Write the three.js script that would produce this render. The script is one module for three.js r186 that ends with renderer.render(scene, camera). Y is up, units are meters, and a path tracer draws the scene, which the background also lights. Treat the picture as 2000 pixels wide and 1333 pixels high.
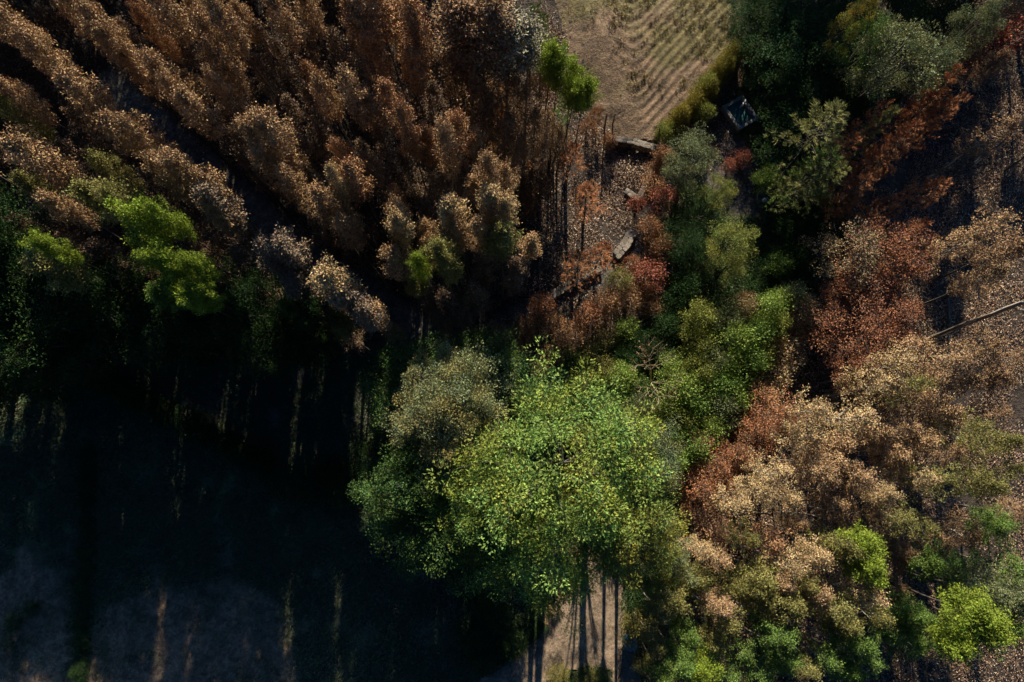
// A burnt wood seen from a drone in low sun. North is -z, the sun stands low in the north; metres.
import * as THREE from 'three';
import { Sky } from 'three/addons/objects/Sky.js';

const scene = new THREE.Scene();

// camera: 40 m above the ground, looking down and 9.9 degrees forward
const TILT = Math.atan(233 / 1334);
const camera = new THREE.PerspectiveCamera(THREE.MathUtils.radToDeg(2 * Math.atan(666.5 / 1334)), 2000 / 1333, 0.5, 600);
camera.position.set(0, 40, 0);
camera.up.set(0, 0, -1);
camera.lookAt(0, 40 - Math.cos(TILT), -Math.sin(TILT));

// sky and sun
const SUN_UP = THREE.MathUtils.degToRad(27.5), SUN_EAST = THREE.MathUtils.degToRad(2);
const sunDir = new THREE.Vector3(Math.cos(SUN_UP) * Math.sin(SUN_EAST), Math.sin(SUN_UP), -Math.cos(SUN_UP) * Math.cos(SUN_EAST));
const sky = new Sky();
sky.name = 'sky';
sky.userData.kind = 'structure';
sky.scale.setScalar(500);
sky.material.uniforms.sunPosition.value.copy(sunDir);
sky.material.uniforms.turbidity.value = 6;
sky.material.uniforms.rayleigh.value = 0.9;
sky.material.uniforms.mieCoefficient.value = 0.004;
sky.material.uniforms.cloudCoverage.value = 0;
scene.add(sky);
scene.environmentIntensity = 0.1;
const sun = new THREE.DirectionalLight(new THREE.Color(1, 0.85, 0.63), 5);
sun.name = 'sun';
sun.position.copy(sunDir).multiplyScalar(120);
sun.castShadow = true;
sun.shadow.radius = 1;
sun.shadow.mapSize.set(4096, 4096);
Object.assign(sun.shadow.camera, { left: -55, right: 55, top: 55, bottom: -55, near: 1, far: 260 });
scene.add(sun, sun.target);

const renderer = new THREE.WebGLRenderer({ antialias: true });
renderer.toneMapping = THREE.LinearToneMapping;
renderer.toneMappingExposure = 2.35;
renderer.shadowMap.enabled = true;

// plan positions in metres: kind, tone, zone, x, z, height, crown radius
const TREES = [
["euc","tan","low",-21.8,-18.79,14.7,0.52],
["euc","tan","low",-23.02,-19.85,12.0,0.52],
["euc","tan","low",-20.76,-17.65,14.1,0.52],
["euc","tan","low",-18.39,-15.33,15.0,0.56],
["euc","tan","low",-19.95,-16.55,10.9,0.52],
["euc","tan","low",-21.22,-15.65,14.1,0.47],
["euc","olive","low",-21.69,-15.24,13.9,0.47],
["euc","tan","low",-22.72,-18.97,9.9,0.47],
["euc","tan","low",-16.41,-14.04,14.5,0.47],
["euc","tan","low",-15.55,-13.29,14.7,0.52],
["euc","tan","low",-16.79,-14.35,11.1,0.52],
["euc","tan","low",-13.89,-12.04,14.5,0.56],
["euc","tan","low",-13.06,-11.42,14.1,0.47],
["euc","tan","low",-15.67,-12.86,10.7,0.47],
["euc","olive","low",-17.69,-12.69,13.4,0.47],
["euc","tan","low",-19.28,-10.76,13.7,0.47],
["euc","olive","low",-21.12,-11.64,13.0,0.52],
["euc","dusk","low",-20.93,-13.13,9.5,0.52],
["euc","dusk","low",-21.59,-16.87,9.2,0.52],
["euc","dusk","low",-22.27,-15.55,9.0,0.52],
["euc","dusk","low",-23.86,-15.74,9.0,0.52],
["euc","dusk","low",-24.76,-14.84,9.2,0.52],
["euc","dusk","low",-19.94,-14.25,8.7,0.52],
["euc","tan","low",-12.87,-10.71,13.0,0.47],
["euc","dusk","low",-13.84,-11.55,9.2,0.52],
["euc","dusk","low",-15.54,-11.59,8.7,0.52],
["euc","dusk","low",-17.78,-13.75,8.6,0.56],
["euc","dusk","low",-16.25,-10.58,8.6,0.52],
["euc","dusk","low",-23.11,-14.25,8.7,0.56],
["euc","grey","low",-10.59,-9.12,12.6,0.52],
["euc","dusk","low",-13.27,-9.85,8.4,0.52],
["euc","grey","low",-10.27,-8.89,11.8,0.56],
["euc","dusk","low",-14.57,-9.39,8.2,0.52],
["euc","grey","low",-9.87,-8.13,11.1,0.56],
["euc","dusk","low",-10.02,-8.38,8.1,0.52],
["euc","dusk","low",-12.74,-8.52,7.5,0.56],
["euc","dusk","low",-9.14,-7.74,7.5,0.52],
["euc","grey","low",-6.67,-6.39,11.6,0.56],
["euc","tan","low",-6.12,-6.53,10.9,0.47],
["euc","dusk","low",-8.7,-6.54,7.0,0.52],
["euc","dusk","low",-24.38,-11.62,8.6,0.56],
["euc","dusk","low",-22.22,-10.44,8.2,0.56],
["euc","dusk","low",-20.77,-10.47,8.1,0.56],
["euc","dusk","low",-19.56,-9.5,7.8,0.56],
["euc","dusk","low",-24.62,-9.39,8.2,0.56],
["euc","dusk","low",-14.35,-8.07,7.2,0.56],
["euc","dusk","low",-11.34,-7.61,6.9,0.56],
["euc","rust","low",-5.94,-6.4,7.4,0.38],
["euc","olive","low",-17.77,-10.7,14.1,0.52],
["euc","olive","low",-16.51,-10.68,14.5,0.66],
["euc","lime","low",-14.26,-9.5,15.8,0.7],
["euc","lime","low",-13.8,-9.59,15.6,0.49],
["euc","lime","low",-13.74,-8.09,15.2,0.59],
["euc","lime","low",-13.01,-7.8,14.5,0.43],
["euc","lime","low",-14.76,-7.99,13.8,0.54],
["euc","lime","low",-18.84,-8.72,14.5,0.49],
["euc","lime","low",-13.39,-6.54,14.0,0.54],
["euc","lime","low",-12.81,-6.75,13.8,0.38],
["euc","green","low",-15.1,-6.83,12.2,0.52],
["euc","green","low",-15.1,-7.54,11.6,0.56],
["euc","green","low",-10.52,-6.94,9.5,0.47],
["euc","olive","low",-8.23,-6.28,8.4,0.47],
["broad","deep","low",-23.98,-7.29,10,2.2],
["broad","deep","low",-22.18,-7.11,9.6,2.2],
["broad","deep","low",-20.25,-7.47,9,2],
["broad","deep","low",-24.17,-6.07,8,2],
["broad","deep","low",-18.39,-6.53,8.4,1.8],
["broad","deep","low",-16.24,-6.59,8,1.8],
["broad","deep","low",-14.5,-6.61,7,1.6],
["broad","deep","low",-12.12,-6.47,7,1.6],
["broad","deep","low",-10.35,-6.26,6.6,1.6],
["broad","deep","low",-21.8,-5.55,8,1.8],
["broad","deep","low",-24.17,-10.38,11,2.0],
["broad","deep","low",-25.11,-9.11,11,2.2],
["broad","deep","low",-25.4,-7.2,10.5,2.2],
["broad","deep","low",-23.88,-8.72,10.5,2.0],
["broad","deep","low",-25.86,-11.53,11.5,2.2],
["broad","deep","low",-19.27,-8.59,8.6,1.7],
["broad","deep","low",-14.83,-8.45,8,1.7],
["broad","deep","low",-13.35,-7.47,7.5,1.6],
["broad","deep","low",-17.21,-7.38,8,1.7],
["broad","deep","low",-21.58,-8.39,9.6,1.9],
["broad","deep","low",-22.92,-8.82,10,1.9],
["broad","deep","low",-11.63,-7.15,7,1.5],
["euc","tan","high",-19.22,-19.57,14.7,0.52],
["euc","tan","high",-21.07,-21.24,12.0,0.52],
["euc","tan","high",-18.06,-18.53,14.7,0.52],
["euc","tan","high",-17.5,-18.04,14.3,0.47],
["euc","tan","high",-17.08,-21.36,11.6,0.52],
["euc","tan","high",-14.77,-19.16,14.7,0.52],
["euc","rust","high",-16.28,-19.33,13.4,0.38],
["euc","tan","high",-15.12,-21.34,11.4,0.47],
["euc","tan","high",-13.35,-18.5,14.3,0.47],
["euc","tan","high",-12.13,-18.59,14.9,0.56],
["euc","tan","high",-13.04,-21.36,11.2,0.47],
["euc","dusk","high",-12.65,-21.25,9.8,0.52],
["euc","tan","high",-10.23,-19.48,14.3,0.52],
["euc","tan","high",-9.78,-21.12,11.8,0.56],
["euc","tan","high",-6.85,-18.96,14.7,0.52],
["euc","tan","high",-13.3,-17.52,13.7,0.47],
["euc","dusk","high",-14.32,-19.25,9.4,0.47],
["euc","dusk","high",-11.58,-20.33,9.7,0.52],
["euc","dusk","high",-9.0,-20.9,9.7,0.52],
["euc","dusk","high",-10.29,-20.52,9.4,0.52],
["euc","dusk","high",-19.49,-21.49,9.2,0.52],
["euc","dusk","high",-20.02,-20.48,9.0,0.56],
["euc","rust","high",-17.85,-18.35,11.2,0.42],
["euc","tan","high",-15.08,-16.45,14.5,0.52],
["euc","tan","high",-14.52,-15.48,14.5,0.42],
["euc","tan","high",-15.22,-17.86,10.9,0.42],
["euc","tan","high",-13.04,-16.18,13.7,0.42],
["euc","tan","high",-13.32,-14.5,14.5,0.52],
["euc","dusk","high",-16.92,-20.76,9.0,0.52],
["euc","dusk","high",-14.12,-17.94,9.0,0.52],
["euc","dusk","high",-14.61,-17.16,8.9,0.52],
["euc","dusk","high",-12.98,-19.68,8.9,0.52],
["euc","tan","high",-10.61,-13.65,14.5,0.52],
["euc","tan","high",-9.83,-13.79,14.7,0.56],
["euc","tan","high",-10.46,-14.04,11.2,0.52],
["euc","tan","high",-10.54,-12.82,13.7,0.52],
["euc","dusk","high",-13.3,-15.11,8.6,0.52],
["euc","dusk","high",-13.87,-15.93,8.6,0.52],
["euc","dusk","high",-11.04,-17.44,8.9,0.52],
["euc","dusk","high",-10.3,-17.99,8.9,0.52],
["euc","rust","high",-9.47,-18.18,10.9,0.42],
["euc","tan","high",-8.36,-15.89,13.7,0.47],
["euc","tan","high",-7.08,-15.63,14.5,0.52],
["euc","pale","high",-7.5,-11.81,14.3,0.33],
["euc","rust","high",-6.81,-12.12,14.1,0.47],
["euc","rust","high",-7.47,-13.06,13.0,0.42],
["euc","tan","high",-6.79,-13.45,11.1,0.52],
["euc","tan","high",-9.67,-11.81,13.4,0.47],
["euc","tan","high",-8.45,-10.97,13.2,0.47],
["euc","tan","high",-7.69,-11.36,10.7,0.47],
["euc","tan","high",-7.36,-10.22,12.8,0.42],
["euc","dusk","high",-9.92,-14.02,8.6,0.52],
["euc","dusk","high",-10.25,-15.38,8.6,0.52],
["euc","dusk","high",-9.15,-12.76,8.4,0.52],
["euc","dusk","high",-9.77,-16.2,8.6,0.52],
["euc","dusk","high",-9.75,-11.86,8.3,0.47],
["euc","rust","mid",-6.89,-19.34,14.5,0.52],
["euc","rust","mid",-5.64,-19.22,14.9,0.66],
["euc","tan","mid",-5.67,-20.91,11.8,0.61],
["euc","rust","mid",-4.37,-18.84,14.7,0.56],
["euc","rust","mid",-6.12,-18.12,13.4,0.52],
["euc","dusk","mid",-8.02,-20.82,9.0,0.52],
["euc","rust","mid",-4.46,-18.67,13.4,0.52],
["euc","rust","mid",-4.48,-17.32,13.0,0.47],
["euc","rust","mid",-6.91,-16.34,11.4,0.52],
["euc","rust","mid",-5.45,-15.45,13.9,0.47],
["euc","rust","mid",-4.53,-14.31,14.7,0.47],
["euc","rust","mid",-4.23,-14.72,11.2,0.52],
["euc","tan","mid",-2.77,-13.29,14.5,0.45],
["euc","rust","mid",-2.33,-14.4,13.4,0.47],
["euc","tan","mid",-1.86,-14.92,10.6,0.42],
["euc","dusk","mid",-7.28,-15.14,8.9,0.52],
["euc","dusk","mid",-6.37,-15.79,8.9,0.52],
["euc","dusk","mid",-5.61,-15.06,8.7,0.52],
["euc","dusk","mid",-4.3,-14.44,8.9,0.52],
["euc","dusk","mid",-6.61,-14.02,8.6,0.52],
["euc","dusk","mid",-3.9,-18.43,8.6,0.52],
["euc","dusk","mid",-6.23,-19.68,8.9,0.52],
["euc","tan","mid",-0.91,-12.45,13.7,0.47],
["euc","tan","mid",-1.67,-12.6,10.6,0.42],
["euc","pale","mid",-0.98,-11.03,13.4,0.52],
["euc","pale","mid",-2.38,-10.85,13.2,0.52],
["euc","pale","mid",-0.15,-10.92,13.0,0.47],
["euc","tan","mid",-0.42,-12.64,11.8,0.47],
["euc","dusk","mid",-4.06,-12.49,8.4,0.52],
["euc","dusk","mid",-3.56,-13.75,8.6,0.52],
["euc","dusk","mid",-2.56,-14.37,8.4,0.47],
["euc","dusk","mid",-2.03,-11.72,8.3,0.47],
["euc","rust","mid",-5.43,-12.25,10.6,0.42],
["euc","tan","mid",-5.23,-10.74,12.6,0.42],
["euc","pale","mid",-5.01,-9.87,13.4,0.47],
["euc","tan","mid",-4.09,-10.84,10.4,0.42],
["euc","pale","mid",-7.47,-7.5,13.7,0.63],
["euc","grey","mid",-6.98,-7.16,12.6,0.52],
["euc","tan","mid",-8.56,-8.25,10.1,0.47],
["euc","tan","mid",-5.18,-8.7,12.8,0.52],
["euc","dusk","mid",-7.55,-7.56,8.2,0.47],
["euc","tan","mid",-3.81,-10.0,10.4,0.42],
["euc","lime","mid",-4.09,-8.16,13.0,0.42],
["euc","olive","mid",-2.86,-8.83,13.4,0.49],
["euc","olive","mid",-2.53,-8.32,12.6,0.47],
["euc","tan","mid",-1.53,-9.68,13.0,0.42],
["euc","olive","mid",-0.55,-9.55,12.6,0.61],
["euc","tan","mid",0.75,-9.89,9.6,0.47],
["euc","tan","mid",-2.33,-9.81,12.6,0.42],
["euc","dusk","mid",-1.25,-9.85,8.4,0.52],
["euc","dusk","mid",0.0,-9.5,7.8,0.56],
["euc","dusk","mid",-4.26,-8.38,8.1,0.52],
["euc","dusk","mid",-3.26,-8.15,8.0,0.56],
["euc","dusk","mid",-2.04,-8.26,7.5,0.56],
["euc","dusk","mid",-3.71,-7.6,6.7,0.52],
["euc","olive","mid",-4.6,-8.27,10.5,0.47],
["euc","dusk","mid",-2.63,-7.75,6.2,0.52],
["euc","dusk","mid",0.0,-10.56,7.8,0.47],
["euc","brown","edge",-2.79,-19.83,13.4,1.06],
["euc","brown","edge",-1.74,-20.15,13,0.99],
["euc","brown","edge",-0.8,-19.95,13.6,0.99],
["euc","ash","edge",0.12,-19.72,12.6,1.06],
["euc","ash","edge",0.83,-19.71,12,0.79],
["euc","brown","edge",-2.46,-20.08,11,0.86],
["euc","brown","edge",-1.22,-19.42,11.2,0.86],
["euc","brown","edge",-0.37,-19.24,10.6,0.79],
["euc","brown","edge",-1.73,-18.28,10.4,0.66],
["euc","brown","edge",-2.98,-19.09,10.4,0.73],
["euc","brown","edge",0.0,-18.17,9.6,0.79],
["euc","brown","edge",-1.01,-17.46,9.4,0.73],
["euc","brown","edge",0.77,-18.22,9,0.73],
["euc","brown","edge",-0.38,-16.33,9.2,0.73],
["euc","brown","edge",1.04,-16.99,8.4,0.73],
["euc","brown","edge",0.26,-15.65,8,0.66],
["euc","brown","edge",-1.53,-16.84,9,0.66],
["euc","brown","edge",1.86,-17.67,7.6,0.66],
["euc","brown","edge",1.63,-16.56,6.6,0.59],
["euc","brown","edge",2.49,-17.73,6,0.59],
["euc","lime","edge",1.8,-18.44,11.5,0.66],
["euc","lime","edge",2.35,-18.22,11.2,0.59],
["euc","lime","edge",2.75,-17.58,10.6,0.53],
["euc","lime","edge",3.38,-17.58,10.6,0.53],
["euc","lime","edge",3.24,-18.52,10.2,0.46],
["euc","green","edge",2.57,-18.08,9,0.53],
["pine","pinegreen","edge",1.08,-23.45,8,1.1],
["pine","pinegreen","edge",1.72,-23.66,7,0.9],
["shrub","brown","edge",-2.4,-14.78,3.3,0.98],
["shrub","brown","edge",-2.98,-16.04,4.1,0.86],
["shrub","rust","edge",-0.88,-19.46,4.1,0.78],
["shrub","rust","edge",-3.42,-22.01,3.0,0.81],
["shrub","brown","edge",-0.77,-14.97,4.6,0.97],
["shrub","brown","edge",0.18,-20.08,4.5,0.84],
["shrub","brown","edge",-0.62,-17.31,5.0,0.93],
["shrub","brown","edge",0.09,-18.92,3.1,0.98],
["shrub","duskleaf","edge",2.33,-18.09,4.6,1.05],
["shrub","brown","edge",-0.21,-15.65,3.9,0.76],
["shrub","rust","edge",-0.4,-20.93,3.8,0.96],
["shrub","brown","edge",-0.59,-22.27,3.3,0.91],
["shrub","duskleaf","edge",1.41,-15.37,5.0,0.92],
["shrub","rust","edge",-2.35,-23.94,3.8,0.81],
["shrub","rust","edge",-2.23,-20.8,4.6,0.87],
["shrub","brown","edge",-3.04,-14.69,4.9,0.71],
["shrub","brown","edge",-1.95,-23.6,4.7,0.84],
["shrub","rust","edge",-0.15,-15.32,3.3,0.93],
["shrub","brown","edge",-1.15,-18.28,3.6,0.74],
["shrub","rust","edge",0.48,-16.45,4.2,0.76],
["shrub","brown","edge",0.78,-14.67,3.1,0.71],
["shrub","duskleaf","edge",-1.67,-17.72,3.3,0.82],
["shrub","brown","edge",1.63,-21.58,4.9,0.71],
["shrub","brown","edge",-2.7,-14.56,4.0,0.73],
["shrub","rust","edge",-0.64,-19.51,3.3,0.75],
["shrub","rust","edge",0.39,-16.89,4.1,0.74],
["shrub","brown","edge",-0.18,-16.0,4.0,0.72],
["shrub","brown","edge",-0.97,-22.71,4.6,0.98],
["shrub","brown","edge",0.42,-15.82,4.2,1.09],
["shrub","brown","edge",-0.61,-20.83,3.8,0.91],
["shrub","rust","edge",-3.82,-17.66,5.0,1.0],
["shrub","duskleaf","edge",-2.46,-20.96,4.2,1.09],
["pine","rustneedle","wall",3.4,-16.84,5.2,1.0],
["pine","rustneedle","wall",4.18,-14.6,4.6,1.3],
["pine","rustneedle","wall",3.69,-10.54,5.5,1.2],
["pine","rustneedle","wall",4.97,-11.05,5.5,1.1],
["shrub","rust","wall",5.95,-19.26,1.6,0.48],
["shrub","rust","wall",9.11,-18.09,2.2,0.64],
["shrub","rust","wall",8.4,-16.14,2.2,0.8],
["shrub","crimson","wall",9.01,-15.17,2.6,0.88],
["shrub","crimson","wall",7.57,-15.21,1.6,0.56],
["shrub","rust","wall",8.65,-17.46,1.5,0.48],
["shrub","rust","wall",4.61,-19.67,3,0.64],
["shrub","rust","wall",5.15,-20.76,2.2,0.48],
["shrub","ember","fringe",1.7,-8.62,3.2,0.8],
["shrub","rust","fringe",1.32,-7.5,2.6,0.8],
["shrub","rust","fringe",2.5,-7.68,2.4,0.72],
["shrub","rust","fringe",0.59,-7.57,2,0.8],
["shrub","rust","fringe",3.37,-6.91,2.6,0.88],
["shrub","ember","fringe",4.39,-8.05,3,0.88],
["shrub","rust","fringe",5.04,-8.5,3,0.8],
["shrub","olive","fringe",6.14,-10.07,3.6,0.8],
["shrub","rust","fringe",5.58,-8.95,3,0.8],
["shrub","crimson","fringe",7.76,-10.37,3.6,0.96],
["shrub","ember","fringe",6.96,-11.08,3,0.64],
["shrub","rust","fringe",8.64,-12.31,3,0.8],
["shrub","rust","fringe",8.08,-13.4,3,0.72],
["shrub","rust","fringe",6.76,-9.1,3,0.8],
["shrub","olive","fringe",5.29,-6.93,2.4,0.8],
["shrub","olive","fringe",4.42,-6.07,2,0.8],
["shrub","rust","fringe",-1.19,-7.17,1.6,0.8],
["shrub","rust","fringe",-2.38,-6.87,1.5,0.72],
["shrub","rust","fringe",0.0,-6.84,1.8,0.72],
["shrub","rust","fringe",2.35,-6.07,2,0.8],
["shrub","green","fringe",3.38,-5.78,2,0.88],
["shrub","rust","fringe",1.48,-5.22,1.6,0.8],
["shrub","rust","fringe",-3.57,-6.72,1.5,0.64],
["shrub","olive","fringe",2.92,-4.3,2,0.88],
["shrub","olive","fringe",4.38,-4.45,2,0.72],
["shrub","rust","fringe",0.29,-5.8,1.8,0.88],
["shrub","rust","fringe",8.13,-8.72,2.5,0.72],
["shrub","rust","fringe",7.73,-9.65,2.4,0.64],
["broad","sage","hollow",10.03,-16.82,5.6,1.26],
["broad","yellowgreen","hollow",11.52,-14.78,5.2,0.92],
["broad","yellowgreen","hollow",11.94,-11.53,6.0,1.34],
["broad","deep","hollow",10.96,-14.21,3.3,1.18],
["broad","deep","hollow",10.02,-12.29,3.6,1.34],
["broad","sage","hollow",9.77,-16.21,4.3,1.01],
["broad","yellowgreen","hollow",11.96,-10.52,4.8,1.09],
["broad","deep","hollow",11.7,-13.11,2.8,1.01],
["broad","deep","hollow",9.57,-14.13,2.5,0.92],
["broad","deep","hollow",10.71,-10.97,2.8,1.18],
["shrub","yellowgreen","hollow",11.66,-20.69,2.5,0.59],
["shrub","green","hollow",15.32,-11.07,3.9,0.67],
["shrub","deep","hollow",14.91,-11.15,2.6,0.67],
["shrub","deep","hollow",16.2,-11.69,3,1.01],
["shrub","fresh","hollow",14.92,-16.33,3.1,0.67],
["shrub","deep","hollow",15.76,-15.05,2,0.92],
["shrub","deep","hollow",16.33,-13.56,3,1.01],
["shrub","deep","hollow",14.37,-10.01,2,0.84],
["shrub","yellowgreen","hollow",10.18,-7.73,5.1,0.92],
["shrub","sage","hollow",11.69,-7.5,5.3,0.92],
["shrub","straw","hollow",12.67,-8.34,5.1,0.76],
["shrub","fresh","hollow",13.78,-7.88,5.5,1.01],
["shrub","fresh","hollow",12.04,-6.15,5.7,1.18],
["shrub","yellowgreen","hollow",10.02,-6.28,5.5,0.92],
["shrub","sage","hollow",10.63,-5.17,5.7,1.01],
["shrub","yellowgreen","hollow",9.87,-4.78,5.3,1.01],
["shrub","green","hollow",12.6,-5.28,5.7,1.01],
["shrub","fresh","hollow",9.1,-3.63,5.5,1.09],
["shrub","green","hollow",12.1,-3.81,5.7,1.18],
["shrub","sage","hollow",11.1,-2.47,5.5,1.09],
["shrub","green","hollow",10.93,-3.8,5.3,1.01],
["shrub","green","hollow",9.65,-2.97,5.3,1.01],
["shrub","yellowgreen","hollow",8.62,-1.99,5.9,1.09],
["shrub","green","hollow",9.06,-0.84,5.9,1.26],
["shrub","fresh","hollow",8.29,-2.71,5.1,0.92],
["shrub","green","hollow",13.18,-6.62,5.3,0.92],
["shrub","yellowgreen","hollow",14.29,-7.23,4.9,0.84],
["shrub","fresh","hollow",15.01,-8.8,4.1,0.76],
["shrub","sage","hollow",15.7,-9.06,4.3,0.84],
["shrub","deep","hollow",8.75,-7.46,3,0.92],
["shrub","deep","hollow",9.34,-8.9,3.4,1.01],
["shrub","deep","hollow",8.43,-6.0,2.8,0.92],
["shrub","deep","hollow",9.96,-9.8,3.4,1.01],
["shrub","deep","hollow",11.67,-8.9,3.4,1.01],
["shrub","deep","hollow",11.29,-7.12,3.4,0.92],
["shrub","deep","hollow",7.32,-6.91,2.6,0.84],
["shrub","deep","hollow",6.72,-5.74,2.4,0.92],
["shrub","fresh","hollow",6.0,-4.49,3.5,0.92],
["shrub","green","hollow",6.93,-3.61,3.9,1.01],
["shrub","fresh","hollow",7.51,-2.18,4.5,1.01],
["shrub","deep","hollow",5.68,-2.78,3.4,1.01],
["shrub","deep","hollow",4.74,-3.38,2.8,0.92],
["shrub","deep","hollow",3.44,-2.81,2.8,0.92],
["shrub","deep","hollow",2.31,-3.68,2.6,0.92],
["shrub","sage","hollow",5.79,-1.75,4.9,1.09],
["shrub","sage","hollow",6.67,-2.73,4.7,0.92],
["shrub","fresh","hollow",6.53,-7.42,3.3,0.76],
["shrub","fresh","hollow",11.76,-4.95,4.9,0.92],
["shrub","yellowgreen","hollow",13.48,-5.52,4.9,0.84],
["shrub","fresh","hollow",8.82,-5.03,3.9,0.84],
["shrub","olive","hollow",5.19,-5.1,3.1,0.76],
["shrub","deep","hollow",3.81,-4.89,2,0.76],
["shrub","deep","hollow",1.61,-4.15,2,0.76],
["shrub","fresh","hollow",10.55,-1.61,5.3,1.01],
["shrub","fresh","hollow",9.78,-0.52,5.5,1.01],
["shrub","fresh","hollow",8.08,0.01,5.9,1.09],
["shrub","fresh","hollow",11.6,-3.25,5.3,0.92],
["bare","straw","hollow",7.78,-4.34,5.4,1.01],
["shrub","straw","slope",16.02,-8.33,3.6,1.2],
["shrub","rust","slope",16.66,-7.43,3.2,1.1],
["shrub","straw","slope",15.15,-5.94,3.4,1.1],
["shrub","straw","slope",14.65,-4.77,3.2,1.1],
["shrub","straw","slope",13.73,-3.58,3.4,1.2],
["shrub","straw","slope",15.88,-7.16,3,1],
["shrub","rust","slope",13.55,-2.52,3,1],
["broad","fresh","road",2.03,0.54,14,3.9],
["broad","fresh","road",-1.24,1.46,11.8,2.5],
["broad","fresh","road",1.23,3.52,11.8,3.0],
["broad","yellowgreen","road",4.24,2.43,12,2.8],
["broad","sage","road",5.45,0.01,11,2.3],
["broad","yellowgreen","road",5.95,4.23,9,2.2],
["broad","yellowgreen","road",4.25,-0.92,10.5,2.0],
["broad","forest","road",-4.54,1.13,11.6,2.1],
["broad","forest","road",-2.76,3.41,10.6,2.1],
["broad","forest","road",-4.49,3.27,9.5,1.9],
["broad","forest","road",-1.41,2.55,10,2.1],
["broad","forest","road",-0.84,4.75,8.5,1.8],
["broad","forest","road",-3.48,0.24,11,1.9],
["broad","forest","road",-5.62,1.16,10.4,1.6],
["broad","silver","road",-2.71,-2.21,12.6,2.5],
["broad","silver","road",-1.72,-3.03,12.2,1.6],
["broad","silver","road",-3.99,-2.07,11,1.8],
["broad","forest","road",-4.93,-4.35,9.5,1.9],
["broad","forest","road",-1.26,-4.84,8.5,1.7],
["broad","forest","road",0.0,-3.41,9,1.8],
["broad","forest","road",-3.24,-4.53,9,1.8],
["broad","forest","road",-5.74,-2.63,9.5,1.7],
["broad","forest","road",0.38,-2.47,8,1.5],
["broad","deep","wood",17.5,-22.91,5.6,2.3],
["broad","deep","wood",15.92,-22.27,4.6,1.8],
["broad","deep","wood",16.34,-19.15,4.0,1.7],
["broad","deep","wood",19.02,-24.2,5.9,2.2],
["broad","deep","wood",16.6,-24.52,5.3,2.2],
["broad","deep","wood",17.16,-20.98,4.6,2.0],
["broad","deep","wood",16.3,-17.67,3.3,1.7],
["broad","deep","wood",19.15,-21.75,5.0,1.9],
["broad","deep","wood",15.05,-24.89,4.6,2],
["broad","deep","wood",16.72,-15.87,3.0,1.6],
["broad","deep","wood",18.36,-13.99,3.0,1.6],
["broad","deep","wood",20.74,-21.3,4.6,1.8],
["broad","deep","wood",14.39,-26.22,4.0,1.8],
["broad","deep","wood",22.63,-25.5,5.3,2],
["broad","deep","wood",24.38,-25.17,5.3,2],
["broad","deep","wood",17.88,-12.32,2.3,1.5],
["broad","deep","wood",17.36,-19.15,3.6,1.8],
["broad","deep","wood",16.72,-14.1,2.6,1.5],
["broad","deep","wood",17.16,-21.23,3.3,1.6],
["broad","deep","wood",19.29,-20.77,3.6,1.6],
["broad","gold","wood",17.5,-22.34,11,0.8],
["broad","green","wood",18.47,-21.68,9.8,1.2],
["broad","sage","wood",20.02,-20.74,10.2,2.0],
["broad","sage","wood",22.5,-20.8,8.6,1.4],
["broad","sage","wood",24.4,-22.69,9.4,1.1],
["broad","deep","wood",25.34,-25.23,6.6,1.4],
["pine","sageneedle","wood",16.36,-17.36,8.4,1.9],
["pine","pinegreen","wood",15.85,-15.09,8,1.7],
["pine","sageneedle","wood",17.05,-14.81,7,1.3],
["pine","sageneedle","wood",15.91,-14.73,6.5,1.3],
["pine","rustneedle","wood",18.97,-17.9,8,1.1],
["pine","sageneedle","wood",19.36,-17.46,8.2,0.9],
["pine","rustneedle","wood",20.71,-16.82,8,1.2],
["pine","rustneedle","wood",20.31,-16.25,7.6,1.3],
["pine","rustneedle","wood",17.94,-16.5,7,1.1],
["pine","rustneedle","wood",18.52,-14.55,6.6,1.3],
["pine","rustneedle","wood",19.61,-16.22,6.4,1.2],
["pine","rustneedle","wood",22.33,-19.29,9,1.0],
["pine","rustneedle","wood",22.5,-18.13,8,1.0],
["pine","rustneedle","wood",23.26,-18.24,8,0.9],
["pine","rustneedle","wood",22.18,-18.68,7.6,1.1],
["pine","rustneedle","wood",22.66,-14.46,6.4,1.2],
["pine","rustneedle","wood",20.69,-13.99,5.2,1.0],
["pine","rustneedle","wood",22.12,-12.5,5.5,1.0],
["pine","rustneedle","wood",18.42,-14.01,5,1.1],
["shrub","crimson","wood",28.13,-24.55,4.5,1.5],
["shrub","rust","wood",27.16,-24.0,4,1.3],
["shrub","crimson","wood",30.16,-25.29,5,1.5],
["shrub","crimson","wood",14.02,-18.1,1.6,0.6],
["shrub","crimson","wood",13.26,-17.65,1.4,0.5],
["shrub","rust","wood",9.46,-19.55,1.2,0.5],
["broad","ashleaf","stand",18.28,-10.98,6.5,1.5],
["broad","scorched","stand",19.48,-10.57,7,1.9],
["broad","scorched","stand",19.0,-9.08,6.2,1.8],
["broad","scorched","stand",20.75,-10.27,6.5,1.5],
["broad","scorched","stand",18.52,-6.73,6.2,1.9],
["broad","scorched","stand",19.8,-7.35,6.6,1.5],
["broad","scorched","stand",18.06,-8.75,5,1.1],
["broad","scorched","stand",20.01,-6.26,5.6,1.4],
["broad","scorched","stand",18.16,-4.85,6,1.3],
["broad","scorched","stand",18.75,-4.0,5,1.2],
["broad","scorched","stand",17.87,-7.14,4.4,1.2],
["broad","scorched","stand",21.79,-11.67,6,1.2],
["euc","brown","stand",26.16,-21.08,7.2,0.69],
["euc","brown","stand",25.77,-17.29,7.5,0.94],
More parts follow.
